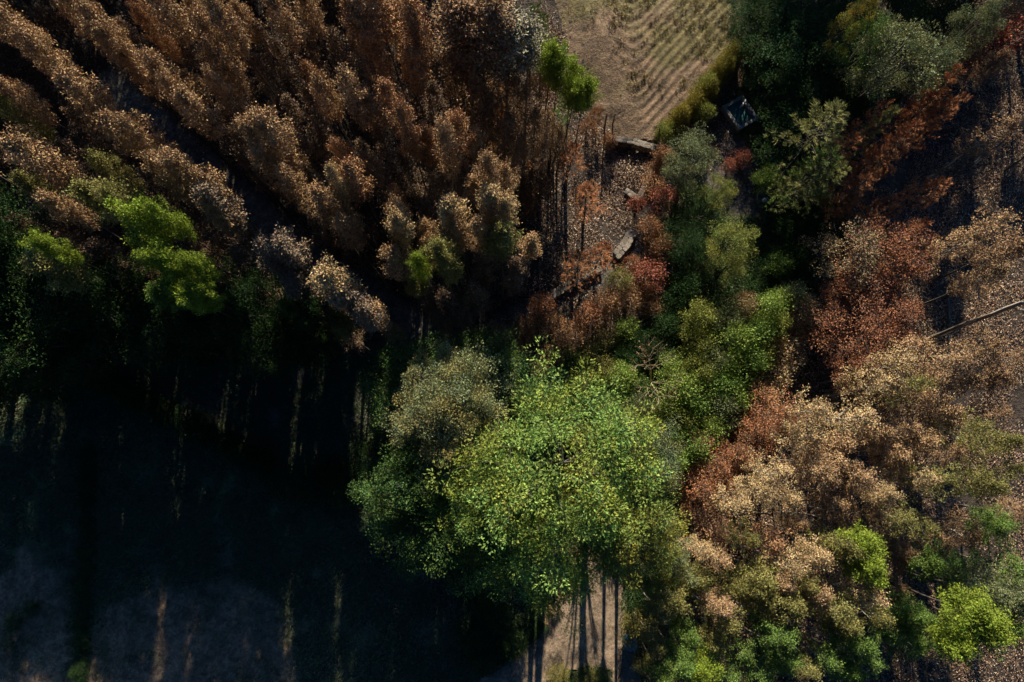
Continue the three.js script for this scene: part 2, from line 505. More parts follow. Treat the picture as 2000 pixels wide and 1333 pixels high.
["euc","tan","stand",23.03,-10.96,9.8,1.0],
["euc","tan","stand",22.49,-10.71,9,0.87],
["euc","brown","stand",25.32,-10.65,7.5,1.0],
["euc","tan","stand",23.65,-8.85,8.8,0.87],
["euc","tan","stand",20.96,-4.81,9,0.87],
["euc","tan","stand",19.78,-5.51,8.4,0.94],
["euc","tan","stand",24.48,-5.91,6.4,0.87],
["euc","pale","stand",18.06,-4.44,9.2,1.0],
["euc","pale","stand",17.58,-3.53,8.8,0.87],
["euc","olive","stand",18.8,-3.39,9,0.81],
["euc","tan","stand",20.14,-3.81,8.4,0.81],
["euc","brown","stand",23.1,-4.03,6.4,0.87],
["euc","tan","stand",19.67,-2.84,8.4,0.81],
["euc","tan","stand",20.7,-2.39,8,0.81],
["euc","brown","stand",24.64,-4.03,6.4,0.87],
["euc","pale","stand",14.29,-2.19,8.8,0.87],
["euc","pale","stand",16.0,-1.89,9,1.0],
["euc","pale","stand",14.14,-1.21,8.4,0.87],
["euc","tan","stand",15.28,-0.79,8.4,0.81],
["euc","tan","stand",17.42,-1.18,8,0.81],
["euc","tan","stand",18.55,-1.41,8.2,0.81],
["euc","tan","stand",19.57,-0.94,8,0.81],
["euc","tan","stand",18.4,-0.23,7.8,0.81],
["euc","brown","stand",22.11,-0.49,6.1,0.75],
["euc","brown","stand",24.45,-2.5,6.4,0.81],
["euc","brown","stand",25.33,-5.03,6.7,0.81],
["euc","olive","stand",21.15,-1.41,9.4,0.75],
["euc","olive","stand",22.86,-0.76,9.4,0.81],
["euc","olive","stand",19.52,0.92,9.4,0.87],
["euc","pale","stand",18.86,0.74,9,0.69],
["euc","olive","stand",21.83,1.27,9,0.75],
["euc","olive","stand",22.92,0.31,9,0.75],
["euc","olive","stand",17.75,2.48,8.8,0.75],
["euc","olive","stand",18.7,2.88,8.6,0.75],
["broad","ember","stand",13.56,-2.27,6,1.5],
["broad","ember","stand",12.89,-1.57,5,1.3],
["broad","ember","stand",10.55,-0.12,5.5,1.3],
["broad","ember","stand",11.66,-0.51,5.4,1.4],
["broad","ember","stand",9.68,1.17,5.6,1.5],
["broad","paleleaf","stand",10.3,2.71,5.4,1.4],
["broad","scorched","stand",10.18,3.92,4.5,1.1],
["euc","pale","mixed",12.04,0.47,9,0.94],
["euc","pale","mixed",10.46,1.81,8.6,0.81],
["euc","pale","mixed",11.56,1.44,8.8,0.81],
["euc","pale","mixed",12.75,1.81,8.6,0.75],
["euc","tan","mixed",14.08,0.57,8.8,0.81],
["euc","tan","mixed",14.87,-0.08,8.6,0.81],
["euc","tan","mixed",15.84,0.98,8.8,0.87],
["euc","pale","mixed",16.86,1.62,8.8,0.69],
["euc","tan","mixed",15.3,1.89,8,0.69],
["euc","olive","mixed",10.98,3.48,8.2,0.69],
["euc","rust","mixed",12.01,3.82,8,0.87],
["euc","pale","mixed",9.02,4.09,8.4,0.75],
["euc","tan","mixed",9.8,4.49,8.2,0.75],
["euc","pale","mixed",13.55,4.17,9,0.75],
["euc","pale","mixed",12.64,4.65,9.2,0.87],
["euc","tan","mixed",12.27,5.34,8.8,0.75],
["euc","tan","mixed",13.75,5.76,9,0.75],
["euc","pale","mixed",15.74,6.12,9.4,0.75],
["euc","tan","mixed",9.35,6.45,9,0.75],
["euc","tan","mixed",15.66,2.86,7.4,0.69],
["euc","brown","mixed",16.88,2.63,7.4,0.69],
["euc","tan","mixed",13.88,2.89,7,0.69],
["euc","sage","mixed",7.53,4.54,8,0.81],
["euc","olive","mixed",7.34,5.98,8.6,0.87],
["euc","sage","mixed",8.06,5.3,8,0.75],
["euc","olive","mixed",11.16,5.18,8.8,0.87],
["euc","olive","mixed",14.47,3.6,9.2,0.69],
["euc","olive","mixed",14.82,4.12,9.4,0.81],
["euc","lime","mixed",15.4,3.88,9.4,0.69],
["euc","lime","mixed",15.4,4.81,9.6,0.69],
["euc","olive","mixed",9.66,6.96,9,0.87],
["euc","olive","mixed",12.31,6.02,9,0.94],
["euc","olive","mixed",13.21,5.62,8.8,0.69],
["euc","olive","mixed",14.0,6.44,9.6,0.94],
["euc","olive","mixed",14.82,6.98,9,0.75],
["euc","olive","mixed",11.48,6.34,8.4,0.75],
["euc","olive","mixed",10.64,5.94,8.2,0.75],
["euc","olive","mixed",8.63,5.53,8,0.75],
["euc","olive","mixed",16.47,7.06,8.6,0.75],
["euc","green","mixed",11.97,7.47,9.2,0.87],
["euc","green","mixed",11.46,7.87,8.8,0.75],
["euc","green","mixed",15.13,7.97,9.2,0.81],
["euc","green","mixed",15.66,8.72,8.8,0.69],
["euc","green","mixed",13.89,8.77,9,0.75],
["euc","olive","mixed",12.87,9.16,8.8,0.75],
["euc","green","mixed",7.76,8.83,8.6,0.81],
["euc","lime","mixed",8.62,9.25,8.6,0.62],
["euc","green","mixed",9.7,9.35,8.4,0.75],
["euc","green","mixed",8.07,8.01,8.2,0.75],
["euc","sage","mixed",6.99,6.89,7.8,0.69],
["euc","olive","mixed",6.78,8.3,7.4,0.69],
["euc","green","mixed",6.96,9.62,7.4,0.69],
["euc","olive","mixed",9.2,8.16,8,0.81],
["euc","green","mixed",10.55,8.6,8,0.81],
["euc","green","mixed",11.18,9.56,8,0.75],
["euc","green","mixed",12.35,9.03,8,0.75],
["euc","sage","mixed",6.62,5.23,7,0.69],
["euc","green","mixed",15.06,9.45,8,0.69],
["euc","lime","dim",19.58,6.29,9.8,0.81],
["euc","lime","dim",20.4,6.92,9.6,0.75],
["euc","lime","dim",19.08,7.38,9.4,0.75],
["euc","green","dim",20.75,8.37,7.1,0.86],
["euc","green","dim",19.04,7.0,6.7,0.94],
["euc","green","dim",19.71,7.47,6.6,0.78],
["euc","sage","dim",22.72,6.22,7.2,1.09],
["euc","sage","dim",21.98,6.08,6.7,0.94],
["euc","sage","dim",23.71,6.62,6.9,1.01],
["euc","green","dim",21.54,5.15,6.2,1.01],
["euc","green","dim",23.83,4.93,6.6,1.09],
["euc","green","dim",20.65,5.15,5.9,0.94],
["euc","brown","dim",19.48,6.32,4.5,0.86],
["euc","brown","dim",20.09,4.83,4.6,0.86],
["euc","brown","dim",23.14,3.56,4.9,1.01],
["euc","green","dim",23.87,3.2,6.2,1.01],
["euc","brown","dim",21.72,4.09,4.6,0.86],
["euc","green","dim",22.5,8.27,6.6,1.01],
["euc","green","dim",23.61,8.04,6.6,1.01],
["euc","green","dim",18.82,8.3,5.4,0.94],
["euc","green","dim",20.0,9.12,4.9,0.94],
["euc","brown","dim",25.52,2.55,5.0,1.01],
["euc","brown","dim",19.54,4.12,4.3,0.78],
["shrub","yellowgreen","verge",5.01,11.46,1.2,0.5],
["shrub","olive","verge",4.16,11.62,0.7,0.6],
["shrub","olive","verge",2.5,11.46,0.6,0.6],
["shrub","olive","verge",6.71,8.51,2.4,0.8],
["shrub","olive","verge",6.47,9.37,1.8,0.6],
["shrub","olive","verge",7.0,10.69,1.6,0.6],
["shrub","straw","verge",2.11,8.04,0.9,0.35],
["shrub","straw","verge",2.39,7.51,0.9,0.35],
["shrub","straw","verge",1.74,8.59,0.8,0.3],
["shrub","deep","verge",7.14,7.31,2.6,0.9],
["shrub","deep","verge",1.4,9.09,1.0,0.5],
["shrub","deep","verge",0.0,9.85,1.2,0.7],
["shrub","deep","verge",-1.65,10.6,1.4,0.8],
["shrub","deep","verge",-2.21,9.27,1.6,0.9],
["shrub","deep","verge",-1.11,8.19,1.8,1],
["shrub","yellowgreen","bank",9.16,-19.4,2.216846594088545,0.49],
["shrub","yellowgreen","bank",9.48,-19.7,2.1315006005790966,0.7],
["shrub","yellowgreen","bank",9.65,-19.83,2.1213461147531603,0.49],
["shrub","gold","bank",9.97,-20.08,1.9205117453868392,0.61],
["shrub","gold","bank",9.86,-20.03,2.1478799658396284,0.61],
["shrub","gold","bank",10.12,-20.37,2.437361165213179,0.58],
["shrub","gold","bank",10.15,-20.45,2.6556622322475216,0.65],
["shrub","gold","bank",10.35,-20.79,2.46392555166672,0.53],
["shrub","gold","bank",10.65,-20.92,2.2448344138346457,0.49],
["shrub","gold","bank",10.93,-21.27,1.9648603680510641,0.57],
["shrub","gold","bank",10.96,-21.21,2.4607029756477075,0.49],
["shrub","gold","bank",11.23,-21.59,2.4080152847329677,0.56],
["shrub","gold","bank",11.39,-21.77,2.1565351225997933,0.59],
["shrub","gold","bank",11.36,-22.09,2.0830955521910117,0.64],
["shrub","gold","bank",11.79,-22.26,2.1327394035996123,0.46],
["shrub","gold","bank",11.84,-22.09,2.663790078673876,0.63],
["shrub","yellowgreen","bank",11.83,-22.51,2.6728054055744983,0.64],
["shrub","gold","bank",12.21,-22.51,2.444034974681901,0.47],
["shrub","gold","bank",12.27,-22.82,2.1000378989078676,0.6],
["shrub","gold","bank",12.39,-23.28,1.9358377543377001,0.49],
["shrub","gold","bank",12.67,-23.14,2.2514614163741387,0.5],
["shrub","gold","bank",12.65,-23.56,2.4896971355001347,0.6],
["shrub","yellowgreen","bank",12.98,-23.64,2.3661320581976097,0.53],
["shrub","gold","bank",13.13,-23.95,2.5190337002092944,0.55],
["shrub","yellowgreen","bank",13.26,-24.15,2.228497990917794,0.46],
["shrub","gold","bank",13.56,-24.36,2.2422695447864958,0.5],
["shrub","gold","bank",13.65,-24.76,2.0939112992625066,0.5],
["shrub","gold","bank",13.81,-24.81,2.160011256046735,0.67],
["shrub","yellowgreen","bank",14.19,-24.94,2.22236965276453,0.68],
["shrub","gold","bank",14.12,-25.23,2.0687370355720978,0.67],
["shrub","deep","hedge",-24.04,-4.69,1.6797027955980486,0.7],
["shrub","deep","hedge",-23.46,-4.39,1.5168143356527595,0.7],
["shrub","deep","hedge",-23.03,-4.22,1.3609794274204847,0.7],
["shrub","deep","hedge",-22.44,-3.86,1.244628340863926,0.7],
["shrub","deep","hedge",-21.81,-3.6,1.6010111295786094,0.7],
["shrub","deep","hedge",-21.87,-3.41,1.2765796725458811,0.7],
["shrub","deep","hedge",-20.98,-3.28,1.2362898671779627,0.7],
["shrub","deep","hedge",-20.78,-3.04,1.5415235615023222,0.7],
["shrub","deep","hedge",-20.08,-2.68,1.3311248785168524,0.7],
["shrub","deep","hedge",-19.98,-2.45,1.2078661662787602,0.7],
["shrub","deep","hedge",-18.98,-2.57,1.6859234054525316,0.7],
["shrub","deep","hedge",-18.57,-1.99,1.530365038156811,0.7],
["shrub","deep","hedge",-18.05,-2.07,1.6028890756142642,0.7],
["shrub","deep","hedge",-17.79,-1.51,1.6641443153515638,0.7],
["shrub","deep","hedge",-17.38,-1.46,1.21583607530142,0.7],
["shrub","deep","hedge",-17.03,-1.19,1.493298735741405,0.7],
["shrub","deep","hedge",-16.23,-0.95,1.2832570286454688,0.7],
["shrub","deep","hedge",-15.92,-0.64,1.5137917752789065,0.7],
["shrub","deep","hedge",-15.57,-0.38,1.696536885536021,0.7],
["shrub","deep","hedge",-15.14,-0.28,1.4286948153615864,0.7],
["shrub","deep","hedge",-14.37,-0.16,1.340220356399022,0.7],
["shrub","deep","hedge",-14.04,0.37,1.2570718023651581,0.7],
["shrub","deep","hedge",-24.24,-0.37,1.3312057347560633,0.5],
["shrub","deep","hedge",-24.08,0.51,1.3147063734139555,0.5],
["shrub","deep","hedge",-23.96,1.32,1.328794963392835,0.5],
["shrub","deep","hedge",-24.08,2.33,1.3018651849568381,0.5],
["shrub","deep","hedge",-24.09,3.43,0.9004261808318031,0.5],
["shrub","deep","hedge",-23.94,4.14,0.8895841777021652,0.5],
["shrub","deep","hedge",-23.9,5.09,1.1251178188939117,0.5],
["shrub","deep","hedge",-23.84,6.14,0.8033372744088068,0.5],
["shrub","deep","hedge",-23.86,6.95,1.0919040148834298,0.5],
["shrub","deep","hedge",-23.79,7.85,0.8454105966719148,0.5],
["shrub","deep","hedge",-23.8,8.82,1.0140743399972125,0.5],
["shrub","deep","hedge",-23.54,9.71,1.176020334668573,0.5],
["shrub","deep","hedge",-23.6,10.49,0.9879635417942022,0.5],
["shrub","deep","hedge",-23.36,11.24,1.3468448783532043,0.5],
["shrub","deep","hedge",-10.35,0.86,1.5,1.0],
["shrub","deep","hedge",-11.19,1.43,1.5,1.0],
["shrub","deep","hedge",-9.46,1.71,1.5,1.0],
["shrub","deep","hedge",-12.64,1.15,1.5,1.0],
["shrub","deep","hedge",-8.66,0.01,1.5,1.0],
["shrub","deep","field",-27.27,8.69,1,0.5],
["shrub","deep","field",-26.46,8.05,0.8,0.4],
["shrub","deep","field",-27.57,9.91,0.8,0.4],
["euc","dusk","beyond",-30.23,-19.25,13.6,0.67],
["euc","tan","beyond",-28.66,-19.97,13.3,0.72],
["euc","tan","beyond",-31.11,-17.75,13.1,0.73],
["euc","tan","beyond",-27.8,-17.22,12.9,0.71],
["euc","tan","beyond",-30.74,-13.3,12.1,0.61],
["euc","tan","beyond",-27.79,-13.42,12.7,0.69],
["euc","tan","beyond",-30.96,-10.71,13.0,0.7],
["euc","dusk","beyond",-27.67,-11.2,13.1,0.74],
["broad","duskleaf","beyond",-39.48,-38.47,11.6,2.22],
["broad","duskleaf","beyond",-36.24,-38.99,11.3,2.22],
["broad","duskleaf","beyond",-38.85,-33.52,11.0,2.18],
["broad","duskleaf","beyond",-36.48,-33.19,12.0,2.13],
["broad","duskleaf","beyond",-39.3,-31.38,11.2,2.23],
["broad","duskleaf","beyond",-35.75,-31.76,11.6,2.14],
["broad","duskleaf","beyond",-40.09,-27.23,12.7,2.18],
["broad","duskleaf","beyond",-35.18,-26.52,12.0,2.25],
["broad","duskleaf","beyond",-40.2,-24.32,11.7,2.49],
["broad","duskleaf","beyond",-35.15,-24.81,11.5,2.5],
["broad","duskleaf","beyond",-41.15,-20.89,12.1,2.1],
["broad","duskleaf","beyond",-35.57,-20.29,11.2,2.18],
["broad","duskleaf","beyond",-41.22,-16.73,12.6,2.15],
["broad","duskleaf","beyond",-35.56,-17.32,12.0,2.35],
["broad","duskleaf","beyond",-31.97,-33.2,12.0,2.18],
["broad","duskleaf","beyond",-28.93,-34.28,12.5,2.13],
["broad","duskleaf","beyond",-26.8,-35.16,13.4,2.2],
["broad","duskleaf","beyond",-22.81,-33.18,12.7,2.22],
["broad","duskleaf","beyond",-17.52,-32.8,11.8,2.29],
["broad","duskleaf","beyond",-15.55,-32.95,11.9,2.11],
["broad","duskleaf","beyond",-11.62,-34.63,11.6,2.21],
["broad","duskleaf","beyond",-8.83,-34.91,12.4,2.23],
["broad","duskleaf","beyond",-32.77,-29.33,12.4,2.24],
["broad","duskleaf","beyond",-28.23,-31.61,12.8,2.29],
["broad","duskleaf","beyond",-26.26,-29.14,11.7,2.32],
["broad","duskleaf","beyond",-21.19,-29.8,12.9,2.42],
["broad","duskleaf","beyond",-18.97,-29.93,13.3,2.45],
["broad","duskleaf","beyond",-13.88,-31.58,12.5,2.11],
["broad","duskleaf","beyond",-11.7,-31.63,11.6,2.14],
["broad","duskleaf","beyond",-6.56,-29.44,13.0,2.26],
["broad","duskleaf","beyond",-33.15,-25.95,11.7,2.4],
["broad","duskleaf","beyond",-29.88,-27.84,11.5,2.48],
["broad","duskleaf","beyond",-25.81,-26.51,13.3,2.2],
["broad","duskleaf","beyond",-22.53,-27.7,12.7,2.31],
["broad","duskleaf","beyond",-18.2,-26.95,13.3,2.23],
["broad","duskleaf","beyond",-15.76,-26.97,13.1,2.47],
["broad","duskleaf","beyond",-11.69,-26.59,12.1,2.15],
["broad","duskleaf","beyond",-8.18,-25.8,11.6,2.13],
["broad","duskleaf","beyond",-41.03,-51.17,12.4,2.67],
["broad","duskleaf","beyond",-38.05,-49.94,12.8,2.59],
["broad","duskleaf","beyond",-33.94,-49.01,12.1,2.54],
["broad","duskleaf","beyond",-28.89,-50.57,13.1,2.31],
["broad","duskleaf","beyond",-25.09,-50.93,13.0,2.41],
["broad","duskleaf","beyond",-19.61,-48.54,11.7,2.34],
["broad","duskleaf","beyond",-14.82,-49.44,11.9,2.49],
["broad","duskleaf","beyond",-11.26,-49.23,12.6,2.31],
["broad","duskleaf","beyond",-8.29,-50.46,12.9,2.51],
["broad","duskleaf","beyond",-3.62,-49.12,13.3,2.33],
["broad","duskleaf","beyond",-43.11,-45.84,12.8,2.66],
["broad","duskleaf","beyond",-37.55,-45.24,12.5,2.63],
["broad","duskleaf","beyond",-33.51,-45.24,11.9,2.59],
["broad","duskleaf","beyond",-29.96,-44.5,13.5,2.69],
["broad","duskleaf","beyond",-25.52,-45.04,11.5,2.5],
["broad","duskleaf","beyond",-20.68,-45.55,13.0,2.49],
["broad","duskleaf","beyond",-17.05,-44.59,12.4,2.31],
["broad","duskleaf","beyond",-11.34,-44.45,12.4,2.7],
["broad","duskleaf","beyond",-6.26,-45.72,13.4,2.33],
["broad","duskleaf","beyond",-3.48,-45.52,13.2,2.52],
["broad","duskleaf","beyond",-41.93,-40.37,12.6,2.42],
["broad","duskleaf","beyond",-36.33,-40.29,12.7,2.42],
["broad","duskleaf","beyond",-31.99,-41.33,12.6,2.38],
["broad","duskleaf","beyond",-29.09,-41.08,11.6,2.69],
["broad","duskleaf","beyond",-24.67,-39.93,11.7,2.34],
["broad","duskleaf","beyond",-21.81,-41.28,12.3,2.68],
["broad","duskleaf","beyond",-16.89,-41.48,11.8,2.47],
["broad","duskleaf","beyond",-11.82,-42.58,12.3,2.31],
["broad","duskleaf","beyond",-8.72,-40.56,11.5,2.38],
["broad","duskleaf","beyond",-4.77,-42.05,12.9,2.4],
["broad","duskleaf","beyond",-43.19,-36.41,11.7,2.5],
["broad","duskleaf","beyond",-37.04,-36.49,13.3,2.31],
["broad","duskleaf","beyond",-32.42,-36.75,12.6,2.65],
["broad","duskleaf","beyond",-29.01,-36.04,12.7,2.64],
["broad","duskleaf","beyond",-23.55,-36.72,12.2,2.37],
["broad","duskleaf","beyond",-19.32,-38.02,13.1,2.38],
["broad","duskleaf","beyond",-17.3,-37.88,13.0,2.4],
["broad","duskleaf","beyond",-12.1,-35.77,12.6,2.58],
["broad","duskleaf","beyond",-7.89,-36.54,11.5,2.38],
["broad","duskleaf","beyond",-2.06,-35.69,11.7,2.5],
["broad","deep","beyond",17.21,-43.6,10.9,2.12],
["broad","deep","beyond",19.27,-43.43,11.7,2.37],
["broad","deep","beyond",22.63,-44.68,10.9,2.35],
["broad","deep","beyond",27.43,-44.88,10.6,2.39],
["broad","deep","beyond",16.28,-41.78,11.3,2.23],
["broad","deep","beyond",20.15,-40.68,10.5,2.31],
["broad","deep","beyond",22.71,-41.0,12.0,2.22],
["broad","deep","beyond",26.73,-41.78,12.1,2.2],
["broad","deep","beyond",17.85,-37.36,12.2,2.29],
["broad","deep","beyond",20.45,-38.47,11.7,2.2],
["broad","deep","beyond",22.92,-38.63,12.0,2.15],
["broad","deep","beyond",25.7,-38.17,11.6,2.21],
["broad","deep","beyond",17.78,-34.9,11.9,2.12],
["broad","deep","beyond",19.87,-35.57,12.3,2.4],
["broad","deep","beyond",22.82,-33.74,11.8,2.2],
["broad","deep","beyond",26.65,-34.63,11.3,2.4],
["broad","deep","beyond",17.64,-31.03,12.5,2.11],
["broad","deep","beyond",20.82,-32.13,11.3,2.12],
["broad","deep","beyond",23.72,-32.66,11.0,2.18],
["broad","deep","beyond",26.61,-31.58,12.4,2.27],
["broad","deep","beyond",26.35,-37.22,8.1,2.18],
["broad","deep","beyond",29.31,-36.89,8.6,2.29],
["broad","deep","beyond",33.31,-37.76,8.6,2.15],
["broad","deep","beyond",26.07,-34.15,8.5,2.09],
["broad","deep","beyond",29.75,-34.95,9.1,2.09],
["broad","deep","beyond",33.89,-34.18,8.9,2.12],
["euc","brown","beyond",24.94,-29.44,8.6,1.02],
["euc","brown","beyond",28.38,-28.03,8.6,1.0],
["euc","tan","beyond",31.72,-29.96,9.2,1.08],
["euc","tan","beyond",27.14,-24.85,8.9,0.92],
["euc","brown","beyond",29.29,-26.31,8.1,1.01],
["euc","tan","beyond",32.47,-26.46,8.6,1.02],
["euc","grey","low",-12.48,-10.99,14.2,0.6],
["euc","tan","low",-19.9,-12.6,14.8,0.6],
["euc","dusk","low",-26.4,-11.5,13.5,0.6],
["euc","grey","low",-9.92,-9.19,13.2,0.6],
["euc","tan","low",-14.6,-12,14,0.55],
["euc","tan","low",-24,-13,14.5,0.6],
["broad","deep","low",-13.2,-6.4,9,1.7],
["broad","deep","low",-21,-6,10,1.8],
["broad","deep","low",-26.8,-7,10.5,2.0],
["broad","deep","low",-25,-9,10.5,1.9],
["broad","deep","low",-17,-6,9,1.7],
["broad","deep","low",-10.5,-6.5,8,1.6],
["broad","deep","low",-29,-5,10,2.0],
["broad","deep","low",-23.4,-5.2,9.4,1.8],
["shrub","duskleaf","understory",-32.24,-28.19,5.0,0.83],
["shrub","duskleaf","understory",-30.13,-29.14,4.3,0.85],
["shrub","duskleaf","understory",-28.15,-29.1,3.6,0.98],
["shrub","duskleaf","understory",-25.76,-29.75,4.6,0.97],
["shrub","duskleaf","understory",-22.18,-28.58,3.9,0.82],
["shrub","duskleaf","understory",-18.99,-28.84,4.5,1.05],
["shrub","duskleaf","understory",-15.95,-29.25,4.7,0.95],
["shrub","duskleaf","understory",-13.97,-28.71,3.8,0.83],
["shrub","duskleaf","understory",-11.45,-28.61,4.4,0.98],
["shrub","duskleaf","understory",-8.44,-29.57,3.6,0.93],
["shrub","duskleaf","understory",-5.43,-29.55,3.4,0.84],
["shrub","duskleaf","understory",-4.13,-29.4,4.3,1.13],
["shrub","duskleaf","understory",-32.5,-26.21,3.7,0.84],
["shrub","duskleaf","understory",-29.79,-25.93,4.9,0.9],
["shrub","duskleaf","understory",-27.52,-25.55,4.4,1.18],
["shrub","duskleaf","understory",-23.0,-26.45,3.2,1.12],
["shrub","duskleaf","understory",-19.16,-25.45,4.8,1.18],
["shrub","duskleaf","understory",-16.73,-25.42,4.7,0.94],
["shrub","duskleaf","understory",-13.25,-26.52,3.6,0.83],
["shrub","duskleaf","understory",-11.46,-26.85,5.1,1.18],
["shrub","duskleaf","understory",-9.21,-27.01,4.3,0.87],
["shrub","duskleaf","understory",-5.92,-25.74,3.7,0.97],
["shrub","duskleaf","understory",-2.58,-26.4,3.9,1.16],
["shrub","duskleaf","understory",-0.04,-25.59,4.6,0.97],
["shrub","duskleaf","understory",-32.75,-24.07,3.8,0.96],
["shrub","duskleaf","understory",-29.81,-23.5,4.3,1.13],
["shrub","duskleaf","understory",-28.3,-23.36,3.9,1.02],
["shrub","duskleaf","understory",-21.39,-24.36,4.3,1.02],
["shrub","duskleaf","understory",-19.98,-23.49,4.1,0.98],
["shrub","duskleaf","understory",-16.41,-24.49,4.0,1.11],
["shrub","duskleaf","understory",-14.74,-22.94,3.6,1.07],
["shrub","duskleaf","understory",-11.99,-23.69,4.0,0.83],
["shrub","duskleaf","understory",-8.34,-23.64,4.6,1.02],
["shrub","duskleaf","understory",-5.9,-23.55,3.8,1.16],
["shrub","duskleaf","understory",-4.04,-22.92,4.9,1.0],
["shrub","duskleaf","understory",-0.1,-23.29,4.4,0.92],
["shrub","duskleaf","understory",-33.36,-20.07,3.9,0.96],
["shrub","duskleaf","understory",-30.44,-20.33,4.2,1.02],
["shrub","duskleaf","understory",-28.04,-21.3,3.4,0.89],
["shrub","duskleaf","understory",-25.33,-20.27,4.2,0.84],
["shrub","duskleaf","understory",-19.38,-21.0,4.9,0.9],
["shrub","duskleaf","understory",-16.17,-21.35,5.2,1.05],
["shrub","duskleaf","understory",-14.92,-20.35,3.8,0.94],
["shrub","duskleaf","understory",-12.04,-20.29,3.4,1.1],
["shrub","duskleaf","understory",-8.89,-20.58,3.8,0.83],
["shrub","duskleaf","understory",-5.25,-20.62,3.5,1.19],
["shrub","duskleaf","understory",-2.56,-21.47,3.2,1.04],
["shrub","duskleaf","understory",-1.25,-20.48,4.1,1.08],
["shrub","duskleaf","understory",-32.42,-18.01,4.4,0.93],
["shrub","duskleaf","understory",-30.96,-18.93,4.9,0.88],
["shrub","duskleaf","understory",-27.73,-18.53,4.4,1.01],
["shrub","duskleaf","understory",-24.25,-18.32,3.9,1.06],
["shrub","duskleaf","understory",-21.76,-17.43,3.8,1.15],
["shrub","duskleaf","understory",-13.61,-17.6,3.3,0.96],
["shrub","duskleaf","understory",-11.0,-17.74,4.3,0.88],
["shrub","duskleaf","understory",-8.87,-18.99,3.8,0.97],
["shrub","duskleaf","understory",-5.42,-18.04,4.0,0.9],
["shrub","duskleaf","understory",-3.63,-17.89,4.1,0.87],
["shrub","duskleaf","understory",-0.02,-18.06,5.1,1.01],
["shrub","duskleaf","understory",-32.81,-14.75,5.2,1.06],
["shrub","duskleaf","understory",-30.43,-16.29,4.9,0.96],
["shrub","duskleaf","understory",-27.81,-16.3,3.3,0.96],
["shrub","duskleaf","understory",-24.05,-15.07,4.6,1.07],
["shrub","duskleaf","understory",-22.61,-16.1,4.4,0.83],
["shrub","duskleaf","understory",-19.34,-15.47,4.3,0.85],
["shrub","duskleaf","understory",-11.74,-15.28,4.7,1.04],
["shrub","duskleaf","understory",-8.64,-16.04,3.9,1.19],
["shrub","duskleaf","understory",-6.42,-15.89,4.2,1.02],
["shrub","duskleaf","understory",-2.78,-15.87,5.1,0.81],
["shrub","duskleaf","understory",-0.08,-15.37,5.0,0.86],
["shrub","duskleaf","understory",-32.7,-13.5,5.0,1.19],
["shrub","duskleaf","understory",-31.0,-12.21,3.4,0.83],
["shrub","duskleaf","understory",-27.07,-12.4,5.1,1.05],
["shrub","duskleaf","understory",-24.88,-13.21,4.3,1.2],
["shrub","duskleaf","understory",-21.94,-12.12,3.6,1.09],
["shrub","duskleaf","understory",-19.08,-13.57,4.8,0.87],
["shrub","duskleaf","understory",-17.31,-13.59,4.5,0.86],
["shrub","duskleaf","understory",-8.58,-12.67,4.8,1.05],
["shrub","duskleaf","understory",-6.65,-12.27,3.9,1.03],
["shrub","duskleaf","understory",-3.28,-12.07,4.0,1.14],
["shrub","duskleaf","understory",-1.35,-13.11,4.5,1.04],
["shrub","duskleaf","understory",-32.45,-9.57,3.5,0.86],
["shrub","duskleaf","understory",-30.15,-9.24,4.4,0.97],
["shrub","duskleaf","understory",-27.59,-9.54,4.2,1.01],
["shrub","duskleaf","understory",-24.73,-9.32,4.8,1.14],
["shrub","duskleaf","understory",-22.62,-9.92,4.8,1.09],
["shrub","duskleaf","understory",-18.69,-9.35,3.5,1.0],
["shrub","duskleaf","understory",-17.06,-10.63,4.2,1.19],
["shrub","duskleaf","understory",-13.62,-10.82,3.7,0.95],
["shrub","duskleaf","understory",-6.45,-10.93,4.4,1.2],
["shrub","duskleaf","understory",-2.8,-9.67,3.5,1.02],
["shrub","duskleaf","understory",-32.23,-7.82,4.7,0.99],
["shrub","duskleaf","understory",-13.3,-8.26,4.9,1.11],
["shrub","duskleaf","understory",-11.05,-8.11,4.7,1.11],
["broad","deep","low",-11.9,-7.4,11.6,1.35],
["broad","deep","low",-12.2,-5.4,9.5,1.3],
["broad","deep","low",-9.2,-7,10.5,1.3],
["euc","olive","low",-19.8,-8.6,12.6,0.7],
["shrub","deep","hedge",-28,-4,3.5,1.3],
["shrub","deep","hedge",-26.9,-4.6,3.6,1.3],
["shrub","deep","hedge",-25.6,-4.2,3.2,1.2],
["shrub","deep","hedge",-29.2,-3.6,3.4,1.2],
];
